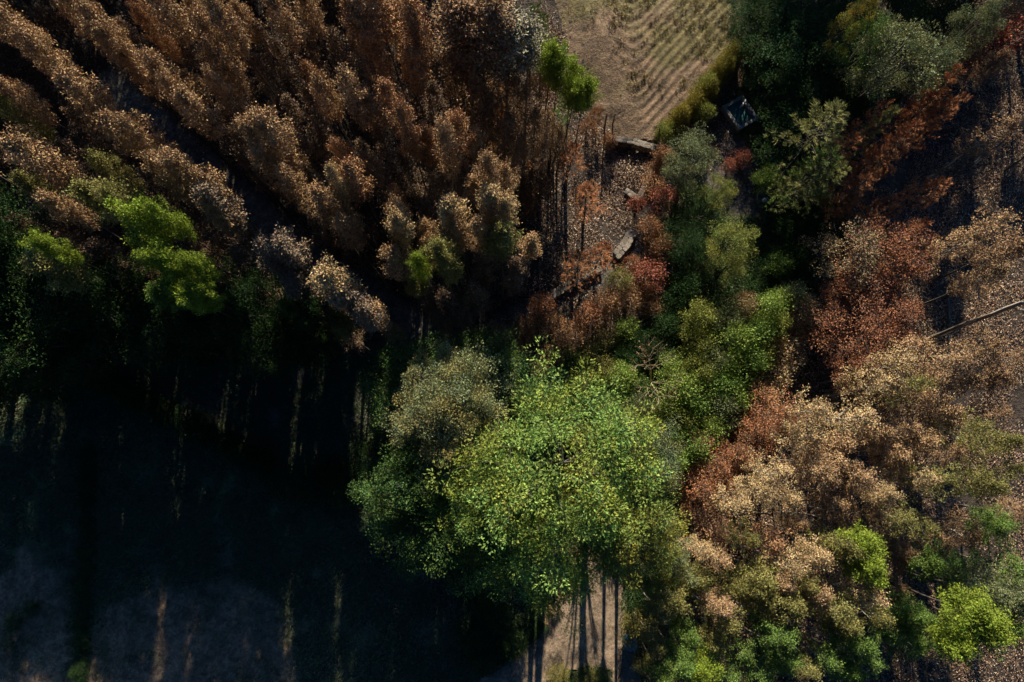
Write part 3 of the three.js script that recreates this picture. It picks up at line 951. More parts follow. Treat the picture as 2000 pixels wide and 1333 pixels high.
const AREA = {
  field: [[8.74,-18.81],[5.83,-19.55],[4.75,-22.12],[3.37,-25.42],[2.76,-28.81],[2.32,-33.98],[19.25,-33.98],[16.18,-27.55],[14.09,-25.07]],
  terrace: [[5.91,-19.51],[8.99,-18.83],[7.76,-15.82],[6.96,-16.25],[5.03,-17.18]],
  bench: [[7.3,-13.61],[6.34,-12.31],[4.61,-11.13],[1.83,-9.37],[-1.52,-8.99],[-2.17,-12.8],[0.31,-16.39],[5.97,-16.33]],
  tank: [[13.08,-21.73],[14.28,-22.18],[15.38,-21.25],[14.27,-20.29]],
  track: [[-25.59,-23.75],[-22.93,-21.36],[-19.8,-18.54],[-16.4,-15.52],[-13.76,-13.38],[-11.16,-11.44],[-8.62,-9.69],[-6.11,-7.96],[-4.25,-6.57],[-3.02,-5.34]],
  path: [[-4.26,-6.82],[-1.83,-7.56],[0.31,-8.43],[2.46,-9.37],[4.32,-10.32],[6.21,-11.6],[7.83,-13.71],[9.16,-15.85],[10.49,-17.53]],
  pathlow: [[-4.26,-6.82],[-1.83,-7.56],[0.31,-8.43],[2.46,-9.37],[4.32,-10.32],[6.21,-11.6],[7.83,-13.71],[9.16,-15.85],[10.49,-17.53]],
  road: [[2.92,2.89],[2.74,5.13],[2.52,6.79],[2.05,8.56],[0.85,10.24],[-1.82,11.88],[-5.01,13.31],[-4.94,16.23],[-1.11,14.21],[1.4,12.66],[2.1,11.75],[3.09,11.3],[4.22,11.14],[5.33,11.4],[5.73,12.27],[5.96,14.21],[7.62,14.21],[7.05,12.14],[6.87,10.56],[6.48,8.83],[6.08,6.79],[5.92,5.13],[5.69,2.89]],
  clearing: [[9.91,-18.88],[13.54,-20.94],[15.92,-17.86],[15.68,-14.2],[13.21,-14.86],[11.43,-17.19]],
  grassA: [[-32.73,-5.96],[-25.66,-5.04],[-22.35,-2.04],[-15.34,0.31],[-8.82,1.17],[-8.09,5.13],[-12.66,5.97],[-16.75,5.13],[-21.55,6.24],[-24.21,2.89],[-25.96,5.41],[-31.11,5.69]],
  stubble: [[-24.55,-5.96],[-18.21,-6.26],[-10.32,-6.26],[-7.84,-4.74],[-7.7,-0.57],[-13.01,-0.28],[-17.2,-0.86],[-22.17,-3.23]],
  soilL: [[-31.03,6.24],[-25.32,5.97],[-23.88,13.69],[-29.99,13.69]],
  soilM: [[-23.5,8.15],[-20.06,6.79],[-14.92,6.52],[-12.55,7.88],[-11.11,13.69],[-23.33,13.69]],
  meadow: [[-32.77,-6.26],[-7.6,-6.57],[-7.97,0.01],[-6.91,5.69],[-2.85,7.88],[1.71,7.88],[0.85,10.3],[-2.78,13.69],[-29.99,13.69]],
  green: [[0.0,-6.26],[3.94,-6.26],[8.58,-8.43],[9.42,-14.53],[10.49,-17.53],[13.5,-20.25],[16.01,-29.55],[23.34,-29.55],[20.75,-22.34],[17.93,-14.86],[18.47,-9.69],[15.76,-5.96],[13.78,-3.23],[11.87,-1.16],[9.33,2.89],[8.54,8.42],[7.22,13.69],[0.0,13.69],[-2.85,7.88],[-7.58,2.89],[-8.46,-5.34],[-3.03,-6.26]],
  ditch: [[-24.56,-0.92],[-24.27,2.89],[-24.28,7.06],[-23.72,13.69]],
};
const WALLS = {
  fieldwall: [[7.4,-19.23],[8.08,-19.03],[8.83,-18.79]],
  fieldwallburnt: [[5.85,-19.58],[6.61,-19.44],[7.42,-19.28]],
  bankwall: [[8.95,-18.86],[10.4,-20.47],[12.08,-22.52],[14.12,-25.03]],
  terracewall: [[8.99,-18.76],[8.44,-17.35],[7.82,-15.82]],
  terracefront: [[6.96,-16.29],[7.72,-15.76]],
  benchwall: [[7.32,-13.67],[6.86,-12.83],[6.32,-12.19]],
  benchwall2: [[5.3,-11.45],[4.61,-11.1],[3.37,-10.37],[1.83,-9.3]],
};
// bare trunks: foot x, z, then how far the top stands off the foot (x, y, z), radius, bark
const SNAGS = [[24.98,-7.19,-0.38,8.0,-0.31,0.15,"grey"],
[26.0,-9.53,0.09,4.0,-0.68,0.09,"char"],
[26.25,-11.6,-0.43,1.8,-0.34,0.06,"char"],
[28.52,-18.03,-0.19,4.6,-0.05,0.11,"grey"],
[30.61,-17.69,-0.74,3,0.22,0.08,"char"],
[19.66,-3.05,0.1,3.4,-0.21,0.12,"grey"],
[16.0,-0.74,0.12,2,-0.19,0.08,"grey"],
[17.84,-1.54,0.3,2.8,-0.19,0.07,"char"],
[-15.44,-7.96,0.03,5.5,0.2,0.09,"grey"],
[23.4,-5.04,-0.17,3,-0.13,0.06,"grey"],
[11.09,2.72,0.44,4.5,-0.41,0.05,"grey"],
[11.85,5.0,0.19,2.2,-0.73,0.06,"grey"],
[20.99,2.94,-0.39,2,0.29,0.06,"grey"],
[22.53,5.02,-0.62,3,0.19,0.06,"char"],
[18.4,9.5,-0.25,1.4,-0.08,0.06,"grey"],
[16.55,9.68,-0.29,4.5,-0.42,0.08,"char"],
[26.25,-9.85,-0.3,0.3,2.1,0.1,"char"],
[-2.8,-26.62,-0.04,4,1.35,0.08,"grey"],
[-2.13,-24.46,-0.09,4,0.99,0.06,"char"],
[0.49,-25.0,-0.12,3,0.55,0.07,"grey"],
[5.8,-20.6,-0.21,2.6,0.53,0.06,"char"],
[6.31,-20.77,-0.17,2,0.48,0.05,"char"],
[9.07,-19.57,-0.31,1.6,0.19,0.06,"char"],
[24.56,-0.42,-0.36,2.4,0.0,0.04,"grey"],
[23.42,2.03,-0.15,3.0,0.01,0.05,"grey"],
[25.64,3.11,-0.48,3.6,-0.02,0.05,"grey"]];
const SPOT = {"sack":[15.57,-15.73],"bin":[6.41,9.75],"stick":[[15.31,-16.38],[15.11,-16.11],[15.09,-15.78],[15.36,-15.61]]};

// ---------------------------------------------------------------- helpers
function rng(seed) { let a = (seed * 2654435761) >>> 0; return () => { a = (a + 0x6d2b79f5) | 0; let t = Math.imul(a ^ (a >>> 15), 1 | a); t = (t + Math.imul(t ^ (t >>> 7), 61 | t)) ^ t; return ((t ^ (t >>> 14)) >>> 0) / 4294967296; }; }
const { lerp, clamp, smoothstep } = THREE.MathUtils;
function hash2(i, j) { let n = Math.imul(i, 374761393) + Math.imul(j, 668265263); n = Math.imul(n ^ (n >>> 13), 1274126177); return ((n ^ (n >>> 16)) >>> 0) / 4294967296; }
function noise(x, y) { const i = Math.floor(x), j = Math.floor(y), u = x - i, v = y - j, s = u * u * (3 - 2 * u), t = v * v * (3 - 2 * v); return lerp(lerp(hash2(i, j), hash2(i + 1, j), s), lerp(hash2(i, j + 1), hash2(i + 1, j + 1), s), t); }
function fbm(x, y, o = 4) { let a = 0, k = 0.5, n = 0; for (let i = 0; i < o; i++) { a += k * noise(x, y); n += k; x = x * 2.03 + 17.1; y = y * 2.03 + 5.7; k *= 0.5; } return a / n; }
const taken = {};
function numbered(name) { const k = (taken[name] = (taken[name] ?? -1) + 1); return k ? name + '_' + String(k).padStart(3, '0') : name; }
function lit(o) { o.traverse((m) => { if (m.isMesh) { m.castShadow = true; m.receiveShadow = true; } }); return o; }
function thing(name, label, category, group) { const o = new THREE.Group(); o.name = numbered(name); o.userData = { label, category }; if (group) o.userData.group = group; scene.add(o); return o; }
function part(name, geometry, material, parent) { const m = new THREE.Mesh(geometry, material); m.name = name; parent.add(m); return lit(m); }
function structure(name, geometry, material) { const m = new THREE.Mesh(geometry, material); m.name = numbered(name); m.userData.kind = 'structure'; scene.add(m); return lit(m); }

// signed distance to a convex or concave outline (positive inside), and distance to a line of points
function segDist(x, z, a, b) { const dx = b[0] - a[0], dz = b[1] - a[1], t = clamp(((x - a[0]) * dx + (z - a[1]) * dz) / (dx * dx + dz * dz || 1), 0, 1); return Math.hypot(x - a[0] - dx * t, z - a[1] - dz * t); }
function inside(p, x, z) { let d = 1e9, odd = false; for (let i = 0, j = p.length - 1; i < p.length; j = i++) { d = Math.min(d, segDist(x, z, p[i], p[j])); if ((p[i][1] > z) !== (p[j][1] > z) && x < ((p[j][0] - p[i][0]) * (z - p[i][1])) / (p[j][1] - p[i][1]) + p[i][0]) odd = !odd; } return odd ? d : -d; }
function lineDist(p, x, z) { let d = 1e9; for (let i = 1; i < p.length; i++) d = Math.min(d, segDist(x, z, p[i - 1], p[i])); return d; }

// triangles with flat normals and a colour each, joined into one geometry
class Faces {
  constructor() { this.p = []; this.n = []; this.c = []; }
  tri(ax, ay, az, bx, by, bz, cx, cy, cz, r, g, b) {
    const ux = bx - ax, uy = by - ay, uz = bz - az, vx = cx - ax, vy = cy - ay, vz = cz - az;
    let nx = uy * vz - uz * vy, ny = uz * vx - ux * vz, nz = ux * vy - uy * vx; const l = Math.hypot(nx, ny, nz) || 1; nx /= l; ny /= l; nz /= l;
    this.p.push(ax, ay, az, bx, by, bz, cx, cy, cz);
    for (let i = 0; i < 3; i++) { this.n.push(nx, ny, nz); this.c.push(r, g, b); }
  }
  // a leaf: narrow at the stalk, widest past the middle, turned at random about its length
  leaf(R, x, y, z, dx, dy, dz, len, wid, col) {
    const l = Math.hypot(dx, dy, dz) || 1; dx /= l; dy /= l; dz /= l;
    let sx = R() - 0.5, sy = R() - 0.5, sz = R() - 0.5; const k = sx * dx + sy * dy + sz * dz; sx -= k * dx; sy -= k * dy; sz -= k * dz; const m = wid / (Math.hypot(sx, sy, sz) || 1); sx *= m; sy *= m; sz *= m;
    const a = len * 0.5, t = len;
    this.tri(x - sx * 0.15, y - sy * 0.15, z - sz * 0.15, x + dx * a + sx, y + dy * a + sy, z + dz * a + sz, x + dx * t - sx * 0.35, y + dy * t - sy * 0.35, z + dz * t - sz * 0.35, col[0], col[1], col[2]);
  }
  // a tapered limb along points; colour from a function of (ring, side)
  limb(pts, rad, sides, col) {
    const rings = pts.map((p, i) => {
      const a = pts[Math.max(0, i - 1)], b = pts[Math.min(pts.length - 1, i + 1)], d = new THREE.Vector3(b[0] - a[0], b[1] - a[1], b[2] - a[2]).normalize();
      const u = new THREE.Vector3(Math.abs(d.y) > 0.9 ? 1 : 0, Math.abs(d.y) > 0.9 ? 0 : 1, 0).cross(d).normalize(), v = d.clone().cross(u);
      return Array.from({ length: sides }, (_, s) => { const w = (s / sides) * Math.PI * 2, n = u.clone().multiplyScalar(Math.cos(w)).addScaledVector(v, Math.sin(w)); return { x: p[0] + n.x * rad[i], y: p[1] + n.y * rad[i], z: p[2] + n.z * rad[i], n }; });
    });
    for (let i = 0; i + 1 < rings.length; i++) for (let s = 0; s < sides; s++) {
      const A = rings[i][s], B = rings[i][(s + 1) % sides], C = rings[i + 1][s], D = rings[i + 1][(s + 1) % sides], c = col(i, s);
      for (const [q, w, e] of [[A, B, C], [B, D, C]]) for (const v of [q, w, e]) { this.p.push(v.x, v.y, v.z); this.n.push(v.n.x, v.n.y, v.n.z); this.c.push(c[0], c[1], c[2]); }
    }
  }
  geometry() {
    const g = new THREE.BufferGeometry();
    g.setAttribute('position', new THREE.Float32BufferAttribute(this.p, 3));
    g.setAttribute('normal', new THREE.Float32BufferAttribute(this.n, 3));
    g.setAttribute('color', new THREE.Float32BufferAttribute(this.c, 3));
    return g;
  }
}

// ---------------------------------------------------------------- the ground
const flatten = (p, widths) => (x, z) => { if (inside(p, x, z) <= 0) return 0; let k = 1; for (let i = 0; i < p.length; i++) k = Math.min(k, smoothstep(segDist(x, z, p[i], p[(i + 1) % p.length]), 0, widths[i] ?? 0.3)); return k; };
const fieldUp = flatten(AREA.field, [0.3, 2.5, 3, 3, 3, 9, 3, 0.4, 0.4]);
const terraceUp = flatten(AREA.terrace, [1.0, 0.25, 0.25, 2, 3]);
const benchUp = flatten(AREA.bench, [0.3, 0.3, 0.3, 2, 4, 4, 4, 4]);
function groundHeight(x, z) {
  let h = (fbm(x * 0.12 + 40, z * 0.12 + 9, 3) - 0.5) * 0.5 + (fbm(x * 1.3, z * 1.3, 2) - 0.5) * 0.07;
  if (Math.abs(x) < 45 && z > -45 && z < 25) {
    h += 1.0 * fieldUp(x, z) + 0.45 * terraceUp(x, z) + 0.4 * benchUp(x, z);
    h -= 0.45 * (1 - smoothstep(lineDist(AREA.ditch, x, z), 0.15, 0.7));
    const tr = lineDist(AREA.track, x, z); h -= 0.1 * (1 - smoothstep(tr, 0.8, 1.8));
  }
  return h;
}
const AREA_TONES = [ // outline, tone, width of the ragged edge
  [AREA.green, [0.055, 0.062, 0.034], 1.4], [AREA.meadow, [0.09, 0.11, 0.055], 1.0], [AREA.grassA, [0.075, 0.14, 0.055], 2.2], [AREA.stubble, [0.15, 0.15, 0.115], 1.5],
  [AREA.soilL, [0.24, 0.165, 0.105], 2], [AREA.soilM, [0.24, 0.165, 0.105], 1.6], [AREA.clearing, [0.10, 0.085, 0.075], 1.2],
];
function groundTone(x, z) {
  const n = fbm(x * 0.55, z * 0.55, 4), m = fbm(x * 2.7 + 9, z * 2.7, 3);
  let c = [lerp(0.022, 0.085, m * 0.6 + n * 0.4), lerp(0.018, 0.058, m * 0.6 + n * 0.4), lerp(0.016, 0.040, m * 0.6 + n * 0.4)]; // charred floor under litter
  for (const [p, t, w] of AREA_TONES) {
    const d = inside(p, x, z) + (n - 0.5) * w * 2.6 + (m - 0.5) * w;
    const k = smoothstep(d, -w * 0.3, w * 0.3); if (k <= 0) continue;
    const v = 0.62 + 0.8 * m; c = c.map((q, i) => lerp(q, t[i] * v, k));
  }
  const tr = lineDist(AREA.track, x, z) + (m - 0.5) * 0.5; let k = 1 - smoothstep(tr, 0.65, 1.15); c = c.map((q, i) => lerp(q, [0.15, 0.14, 0.125][i] * (0.75 + 0.5 * m), k));
  const pa = lineDist(AREA.path, x, z) + (m - 0.5) * 0.5; k = 1 - smoothstep(pa, 0.35, 0.8); c = c.map((q, i) => lerp(q, [0.11, 0.10, 0.09][i] * (0.7 + 0.6 * m), k));
  return c;
}
// grain of soil: small clods and crumbs, 1 px = about 8 mm
function grainTexture(size, seed, lo, hi, stretch = 1) {
  const d = new Uint8Array(size * size * 4), R = rng(seed), per = (v, n) => ((v % n) + n) % n;
  const layers = [8, 24, 64, 160].map((n) => ({ n, g: Float32Array.from({ length: n * n }, R) }));
  for (let y = 0; y < size; y++) for (let x = 0; x < size; x++) {
    let a = 0; for (const [k, { n, g }] of layers.entries()) { const u = (x / size) * n, v = (y / size) * n * (k > 1 ? 1 : 1), i = Math.floor(u), j = Math.floor(v), s = u - i, t = v - j; const q = (p, r) => g[per(r, n) * n + per(p, n)]; a += [0.2, 0.25, 0.3, 0.25][k] * lerp(lerp(q(i, j), q(i + 1, j), s), lerp(q(i, j + 1), q(i + 1, j + 1), s), t); }
    a = clamp((a - 0.5) * 2.2 + 0.5 + (R() - 0.5) * 0.25, 0, 1); const v = Math.round(255 * lerp(lo, hi, a)), o = (y * size + x) * 4; d[o] = d[o + 1] = d[o + 2] = v; d[o + 3] = 255;
  }
  const t = new THREE.DataTexture(d, size, size); t.wrapS = t.wrapT = THREE.RepeatWrapping; t.magFilter = THREE.LinearFilter; t.minFilter = THREE.LinearMipmapLinearFilter; t.generateMipmaps = true; t.needsUpdate = true; return t;
}
const grain = grainTexture(1024, 3, 0.55, 1); grain.colorSpace = THREE.SRGBColorSpace;
const relief = grainTexture(1024, 8, 0, 1);
function earth(scale, bump, rough = 0.95) { const m = grain.clone(), b = relief.clone(); m.repeat.set(scale, scale); b.repeat.set(scale, scale); return new THREE.MeshStandardMaterial({ vertexColors: true, map: m, bumpMap: b, bumpScale: bump, roughness: rough, metalness: 0 }); }
const earthMat = earth(1 / 7, 0.05);
// a sheet over a grid of x and z lines
function sheet(xs, zs, height, tone, keep = () => true) {
  const p = [], c = [], uv = [], idx = [], nx = xs.length;
  for (const z of zs) for (const x of xs) { const h = height(x, z), t = tone(x, z, h); p.push(x, h, z); c.push(...t); uv.push(x, z); }
  for (let j = 0; j + 1 < zs.length; j++) for (let i = 0; i + 1 < nx; i++) { if (!keep((xs[i] + xs[i + 1]) / 2, (zs[j] + zs[j + 1]) / 2)) continue; const a = j * nx + i; idx.push(a, a + nx, a + 1, a + 1, a + nx, a + nx + 1); }
  const g = new THREE.BufferGeometry();
  g.setAttribute('position', new THREE.Float32BufferAttribute(p, 3)); g.setAttribute('color', new THREE.Float32BufferAttribute(c, 3)); g.setAttribute('uv', new THREE.Float32BufferAttribute(uv, 2)); g.setIndex(idx); g.computeVertexNormals();
  return g;
}
const span = (a, b, s) => { const n = Math.round((b - a) / s); return Array.from({ length: n + 1 }, (_, i) => a + ((b - a) * i) / n); };
const gx = [-200, -140, -100, -75, -60, -52, ...span(-46, 46, 0.26), 52, 60, 75, 100, 140, 200], gz = [-220, -150, -110, -85, -68, -56, ...span(-48, 22, 0.26), 28, 36, 50, 75, 110, 200];
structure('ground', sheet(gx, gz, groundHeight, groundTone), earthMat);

// furrowed field: ridges that run along the hedge bank and turn round the lower corner
const fieldBox = AREA.field.reduce((b, [x, z]) => [Math.min(b[0], x), Math.max(b[1], x), Math.min(b[2], z), Math.max(b[3], z)], [99, -99, 99, -99]);
const lineOff = (a, b) => { const dx = b[0] - a[0], dz = b[1] - a[1], l = Math.hypot(dx, dz); return (x, z) => ((x - a[0]) * dz - (z - a[1]) * dx) / l; };
const F = AREA.field, offRight = lineOff(F[8], F[0]), offLeft = lineOff(F[1], F[4]), sgnR = Math.sign(offRight(F[3][0], F[3][1])), sgnL = Math.sign(offLeft(F[8][0], F[8][1]));
const smin = (a, b, k) => { const h = clamp(0.5 + (0.5 * (b - a)) / k, 0, 1); return lerp(b, a, h) - k * h * (1 - h); };
function rowPlace(x, z) { const r = offRight(x, z) * sgnR, l = offLeft(x, z) * sgnL; return smin(r * 0.97, l * 2.1 - 0.6, 3.5) + (fbm(x * 0.3, z * 0.3, 2) - 0.5) * 0.3; }
const ROW = 0.5;
function fieldRidge(x, z) {
  const n = fbm(x * 0.35 + 3, z * 0.35, 2), w = 0.5 - 0.5 * Math.cos((rowPlace(x, z) / ROW) * Math.PI * 2);
  const amp = smoothstep(offLeft(x, z) * sgnL, 1.4, 3.4) * lerp(0.6, 1, n) * smoothstep(offRight(x, z) * sgnR, 0.3, 1.2);
  return { w, amp, n };
}
function fieldHeight(x, z) { const { w, amp } = fieldRidge(x, z); return groundHeight(x, z) + 0.012 + Math.pow(w, 1.3) * 0.115 * amp + (fbm(x * 4, z * 4, 3) - 0.5) * 0.05; }
function fieldTone(x, z) { const { w, amp, n } = fieldRidge(x, z), m = fbm(x * 3.1, z * 3.1, 3), far = smoothstep(fbm(x * 0.4, z * 0.4, 3) + smoothstep(Math.hypot(x - F[0][0], z - F[0][1]) - 0.5 * offRight(x, z) * sgnR, 2, 9) * 0.45, 0.6, 0.85); const b = [0.225 - 0.045 * far, 0.148 - 0.002 * far, 0.087 - 0.035 * far]; return b.map((q) => q * (0.6 + 0.8 * m)); }
const fieldMat = earth(1 / 3.1, 0.06);
structure('furrowed_field', sheet(span(fieldBox[0], fieldBox[1], 0.1), span(fieldBox[2], fieldBox[3], 0.1), fieldHeight, fieldTone, (x, z) => inside(AREA.field, x, z) > 0.25 + (fbm(x * 1.5, z * 1.5, 2) - 0.5) * 0.4), fieldMat);

// pale dirt road
const roadBox = AREA.road.reduce((b, [x, z]) => [Math.min(b[0], x), Math.max(b[1], x), Math.min(b[2], z), Math.max(b[3], z)], [99, -99, 99, -99]);
function roadTone(x, z) { const m = fbm(x * 2.2, z * 2.2, 4), e = fbm(x * 0.5, z * 0.5, 2), s = fbm(x * 9, z * 9, 2); const v = 0.72 + 0.35 * m + 0.2 * (e - 0.5) + (s > 0.72 ? -0.25 : 0); return [0.37 * v, 0.28 * v, 0.20 * v]; }
const roadMat = earth(1 / 2.3, 0.02);
structure('dirt_road', sheet(span(roadBox[0], roadBox[1], 0.1), span(roadBox[2], roadBox[3], 0.1), (x, z) => groundHeight(x, z) + 0.05 + (fbm(x * 3, z * 3, 2) - 0.5) * 0.03, roadTone, (x, z) => inside(AREA.road, x, z) > (fbm(x * 2, z * 2, 3) - 0.5) * 0.5), roadMat);

// ---------------------------------------------------------------- litter and grass: nobody could count them
const litterMat = new THREE.MeshStandardMaterial({ vertexColors: true, roughness: 0.9, side: THREE.DoubleSide });
function litterPatch(seed, n, r, len, tones) {
  const R = rng(seed), f = new Faces();
  for (let i = 0; i < n; i++) { const a = R() * 6.283, d = Math.sqrt(R()) * r, t = tones[Math.floor(R() * tones.length)], v = 0.6 + R() * 0.9, w = R() * 6.283; f.leaf(R, Math.cos(a) * d, 0.015 + R() * 0.09, Math.sin(a) * d, Math.cos(w), (R() - 0.4) * 0.9, Math.sin(w), len * (0.6 + R() * 0.8), len * 0.26, t.map((q) => q * v)); }
  return f.geometry();
}
function strew(name, label, category, geometries, n, seed, accept, size, heightAt = groundHeight, material = litterMat) {
  const R = rng(seed), M = new THREE.Matrix4(), q = new THREE.Quaternion(), up = new THREE.Vector3(0, 1, 0), c = new THREE.Color();
  const lists = geometries.map(() => []);
  for (let i = 0, tries = 0; i < n && tries < n * 40; tries++) { const x = -36 + R() * 72, z = -36 + R() * 52; const k = accept(x, z); if (R() > k) continue; lists[i++ % geometries.length].push([x, z]); }
  const g = new THREE.Group(); g.name = name; g.userData = { label, category, kind: 'stuff' }; scene.add(g);
  lists.forEach((l, k) => {
    const m = new THREE.InstancedMesh(geometries[k], material, l.length); m.name = category.replace(/ /g, '_'); m.userData.kind = 'stuff';
    l.forEach(([x, z], i) => { const s = size * (0.7 + R() * 0.6); M.compose(new THREE.Vector3(x, heightAt(x, z), z), q.setFromAxisAngle(up, R() * 6.283), new THREE.Vector3(s, s, s)); m.setMatrixAt(i, M); const v = 0.75 + R() * 0.5; m.setColorAt(i, c.setRGB(v, v * (0.95 + R() * 0.1), v * (0.9 + R() * 0.2))); });
    g.add(lit(m));
  });
}
const onRoad = (x, z) => inside(AREA.road, x, z) > -0.1, inField = (x, z) => inside(AREA.field, x, z) > 0.2;
strew('leaf_litter', 'scorched brown leaves strewn over the charred woodland floor', 'leaf litter', [1, 2, 3].map((s) => litterPatch(s, 90, 0.6, 0.11, [[0.30, 0.19, 0.12], [0.24, 0.15, 0.10], [0.38, 0.29, 0.21], [0.17, 0.10, 0.06], [0.05, 0.045, 0.04]])), 9000, 21, (x, z) => {
  if (inside(AREA.meadow, x, z) > -0.5 || inside(AREA.green, x, z) > 0.6 || onRoad(x, z) || inField(x, z) || lineDist(AREA.track, x, z) < 1.1) return 0;
  if (lineDist(AREA.path, x, z) < 0.7) return 0.12;
  return smoothstep(fbm(x * 0.9, z * 0.9, 3), 0.28, 0.62) * (x > 2 ? 1 : 0.35);
}, 1);

function tuft(seed, n, r, len, tones) { const R = rng(seed), f = new Faces(); for (let i = 0; i < n; i++) { const a = R() * 6.283, d = Math.sqrt(R()) * r, t = tones[Math.floor(R() * tones.length)], v = 0.6 + R() * 0.8, w = R() * 6.283, l = len * (0.5 + R()); f.leaf(R, Math.cos(a) * d, 0, Math.sin(a) * d, Math.cos(w) * 0.8, 0.5 + R(), Math.sin(w) * 0.8, l, 0.02, t.map((q) => q * v)); } return f.geometry(); }
strew('field_stubble', 'dry stubble and olive weeds standing on the ridges of the furrowed field', 'stubble', [1, 2, 3].map((s) => tuft(s, 34, 0.22, 0.16, s === 3 ? [[0.20, 0.19, 0.06], [0.25, 0.21, 0.08]] : [[0.26, 0.19, 0.11], [0.20, 0.15, 0.08], [0.17, 0.15, 0.06]])), 2600, 31, (x, z) => {
  if (inside(AREA.field, x, z) < 0.4) return 0; const { w, amp } = fieldRidge(x, z); return (0.04 + 0.96 * smoothstep(w, 0.6, 0.95) * amp) * smoothstep(fbm(x * 0.7, z * 0.7, 3) + smoothstep(Math.hypot(x - F[0][0], z - F[0][1]) - 0.5 * offRight(x, z) * sgnR, 2, 9) * 0.3, 0.55, 0.8);
}, 1, fieldHeight);
strew('meadow_grass', 'short grass of the shaded meadow', 'grass', [4, 5].map((s) => tuft(s, 40, 0.4, 0.2, [[0.06, 0.12, 0.05], [0.09, 0.12, 0.06], [0.16, 0.15, 0.10]])), 9000, 32, (x, z) => (inside(AREA.meadow, x, z) < 0 || onRoad(x, z) ? 0 : inside(AREA.soilM, x, z) > 0 || inside(AREA.soilL, x, z) > 0 ? 0.06 : smoothstep(fbm(x * 0.8, z * 0.8, 3), 0.2, 0.6)), 1);
strew('hollow_grass', 'rank green undergrowth on the floor of the hollow', 'undergrowth', [6, 7].map((s) => tuft(s, 44, 0.4, 0.34, [[0.06, 0.12, 0.03], [0.10, 0.13, 0.04], [0.05, 0.08, 0.03]])), 5000, 33, (x, z) => (inside(AREA.green, x, z) < 0.2 || onRoad(x, z) || inField(x, z) || inside(AREA.clearing, x, z) > 0 ? 0 : smoothstep(fbm(x * 0.8, z * 0.8, 3), 0.25, 0.6)), 1);

// ---------------------------------------------------------------- bark and leaf materials (base colours; the light is the sun's and the sky's)
const barkMat = new THREE.MeshStandardMaterial({ vertexColors: true, roughness: 0.9 });
const TONES = {
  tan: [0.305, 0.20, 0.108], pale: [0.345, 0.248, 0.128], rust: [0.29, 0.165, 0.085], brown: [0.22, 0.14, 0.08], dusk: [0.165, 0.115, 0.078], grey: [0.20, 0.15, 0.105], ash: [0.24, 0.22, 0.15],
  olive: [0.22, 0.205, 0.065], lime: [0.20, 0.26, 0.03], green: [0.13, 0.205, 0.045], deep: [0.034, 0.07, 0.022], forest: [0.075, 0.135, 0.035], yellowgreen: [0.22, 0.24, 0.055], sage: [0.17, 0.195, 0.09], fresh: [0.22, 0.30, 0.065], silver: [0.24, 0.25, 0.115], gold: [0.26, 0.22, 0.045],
  straw: [0.30, 0.22, 0.12], ember: [0.30, 0.145, 0.075], crimson: [0.26, 0.098, 0.062], scorched: [0.225, 0.105, 0.06], duskleaf: [0.13, 0.09, 0.06], ashleaf: [0.25, 0.19, 0.11], paleleaf: [0.38, 0.24, 0.15],
  rustneedle: [0.30, 0.14, 0.068], pinegreen: [0.11, 0.16, 0.04], sageneedle: [0.23, 0.235, 0.085],
};
const WORDS = {
  tan: 'tan-brown scorched', pale: 'pale straw-brown scorched', rust: 'rust-brown scorched', brown: 'brown scorched', dusk: 'dark brown scorched', grey: 'grey-brown scorched', ash: 'ash-green half scorched', olive: 'olive half scorched', lime: 'bright yellow-green', green: 'green', deep: 'dark green', forest: 'deep green', yellowgreen: 'yellow-green', sage: 'sage green', fresh: 'fresh green', silver: 'silvery green', gold: 'golden green', straw: 'dry straw-coloured', ember: 'orange-rust scorched', crimson: 'crimson-rust scorched', scorched: 'red-brown scorched', duskleaf: 'dark brown scorched', ashleaf: 'pale ashy scorched', paleleaf: 'pale pinkish scorched', rustneedle: 'orange-rust needled', pinegreen: 'green needled', sageneedle: 'pale green needled',
};
const alive = new Set(['lime', 'green', 'deep', 'forest', 'yellowgreen', 'sage', 'fresh', 'silver', 'gold', 'olive', 'pinegreen', 'sageneedle']);
const leafMat = {};
function leaves(tone) {
  return (leafMat[tone] ??= new THREE.MeshPhysicalMaterial({ color: new THREE.Color().setRGB(...TONES[tone]), vertexColors: true, roughness: alive.has(tone) ? 0.62 : 0.8, specularIntensity: tone === 'deep' ? 0.08 : 0.18, transmission: alive.has(tone) ? 0.35 : 0, thickness: 0, side: THREE.DoubleSide }));
}
const charBark = (R) => { const t = Array.from({ length: 40 }, R); return (i, s) => { const v = 0.6 + 0.8 * t[(i * 5 + s) % 40]; return [0.05 * v, 0.042 * v, 0.036 * v]; }; };
const greyBark = (R) => { const t = Array.from({ length: 40 }, R); return (i, s) => { const q = t[(i * 5 + s) % 40], v = 0.6 + 0.8 * q; return q > 0.72 ? [0.34 * v, 0.31 * v, 0.26 * v] : [0.15 * v, 0.125 * v, 0.10 * v]; }; };

// ---------------------------------------------------------------- plants; each builder gives { trunk, crown } geometries for a plant of height h and crown radius r
const tone3 = (R, v) => [v * (0.86 + R() * 0.28), v * (0.92 + R() * 0.16), v * (0.8 + R() * 0.4)];
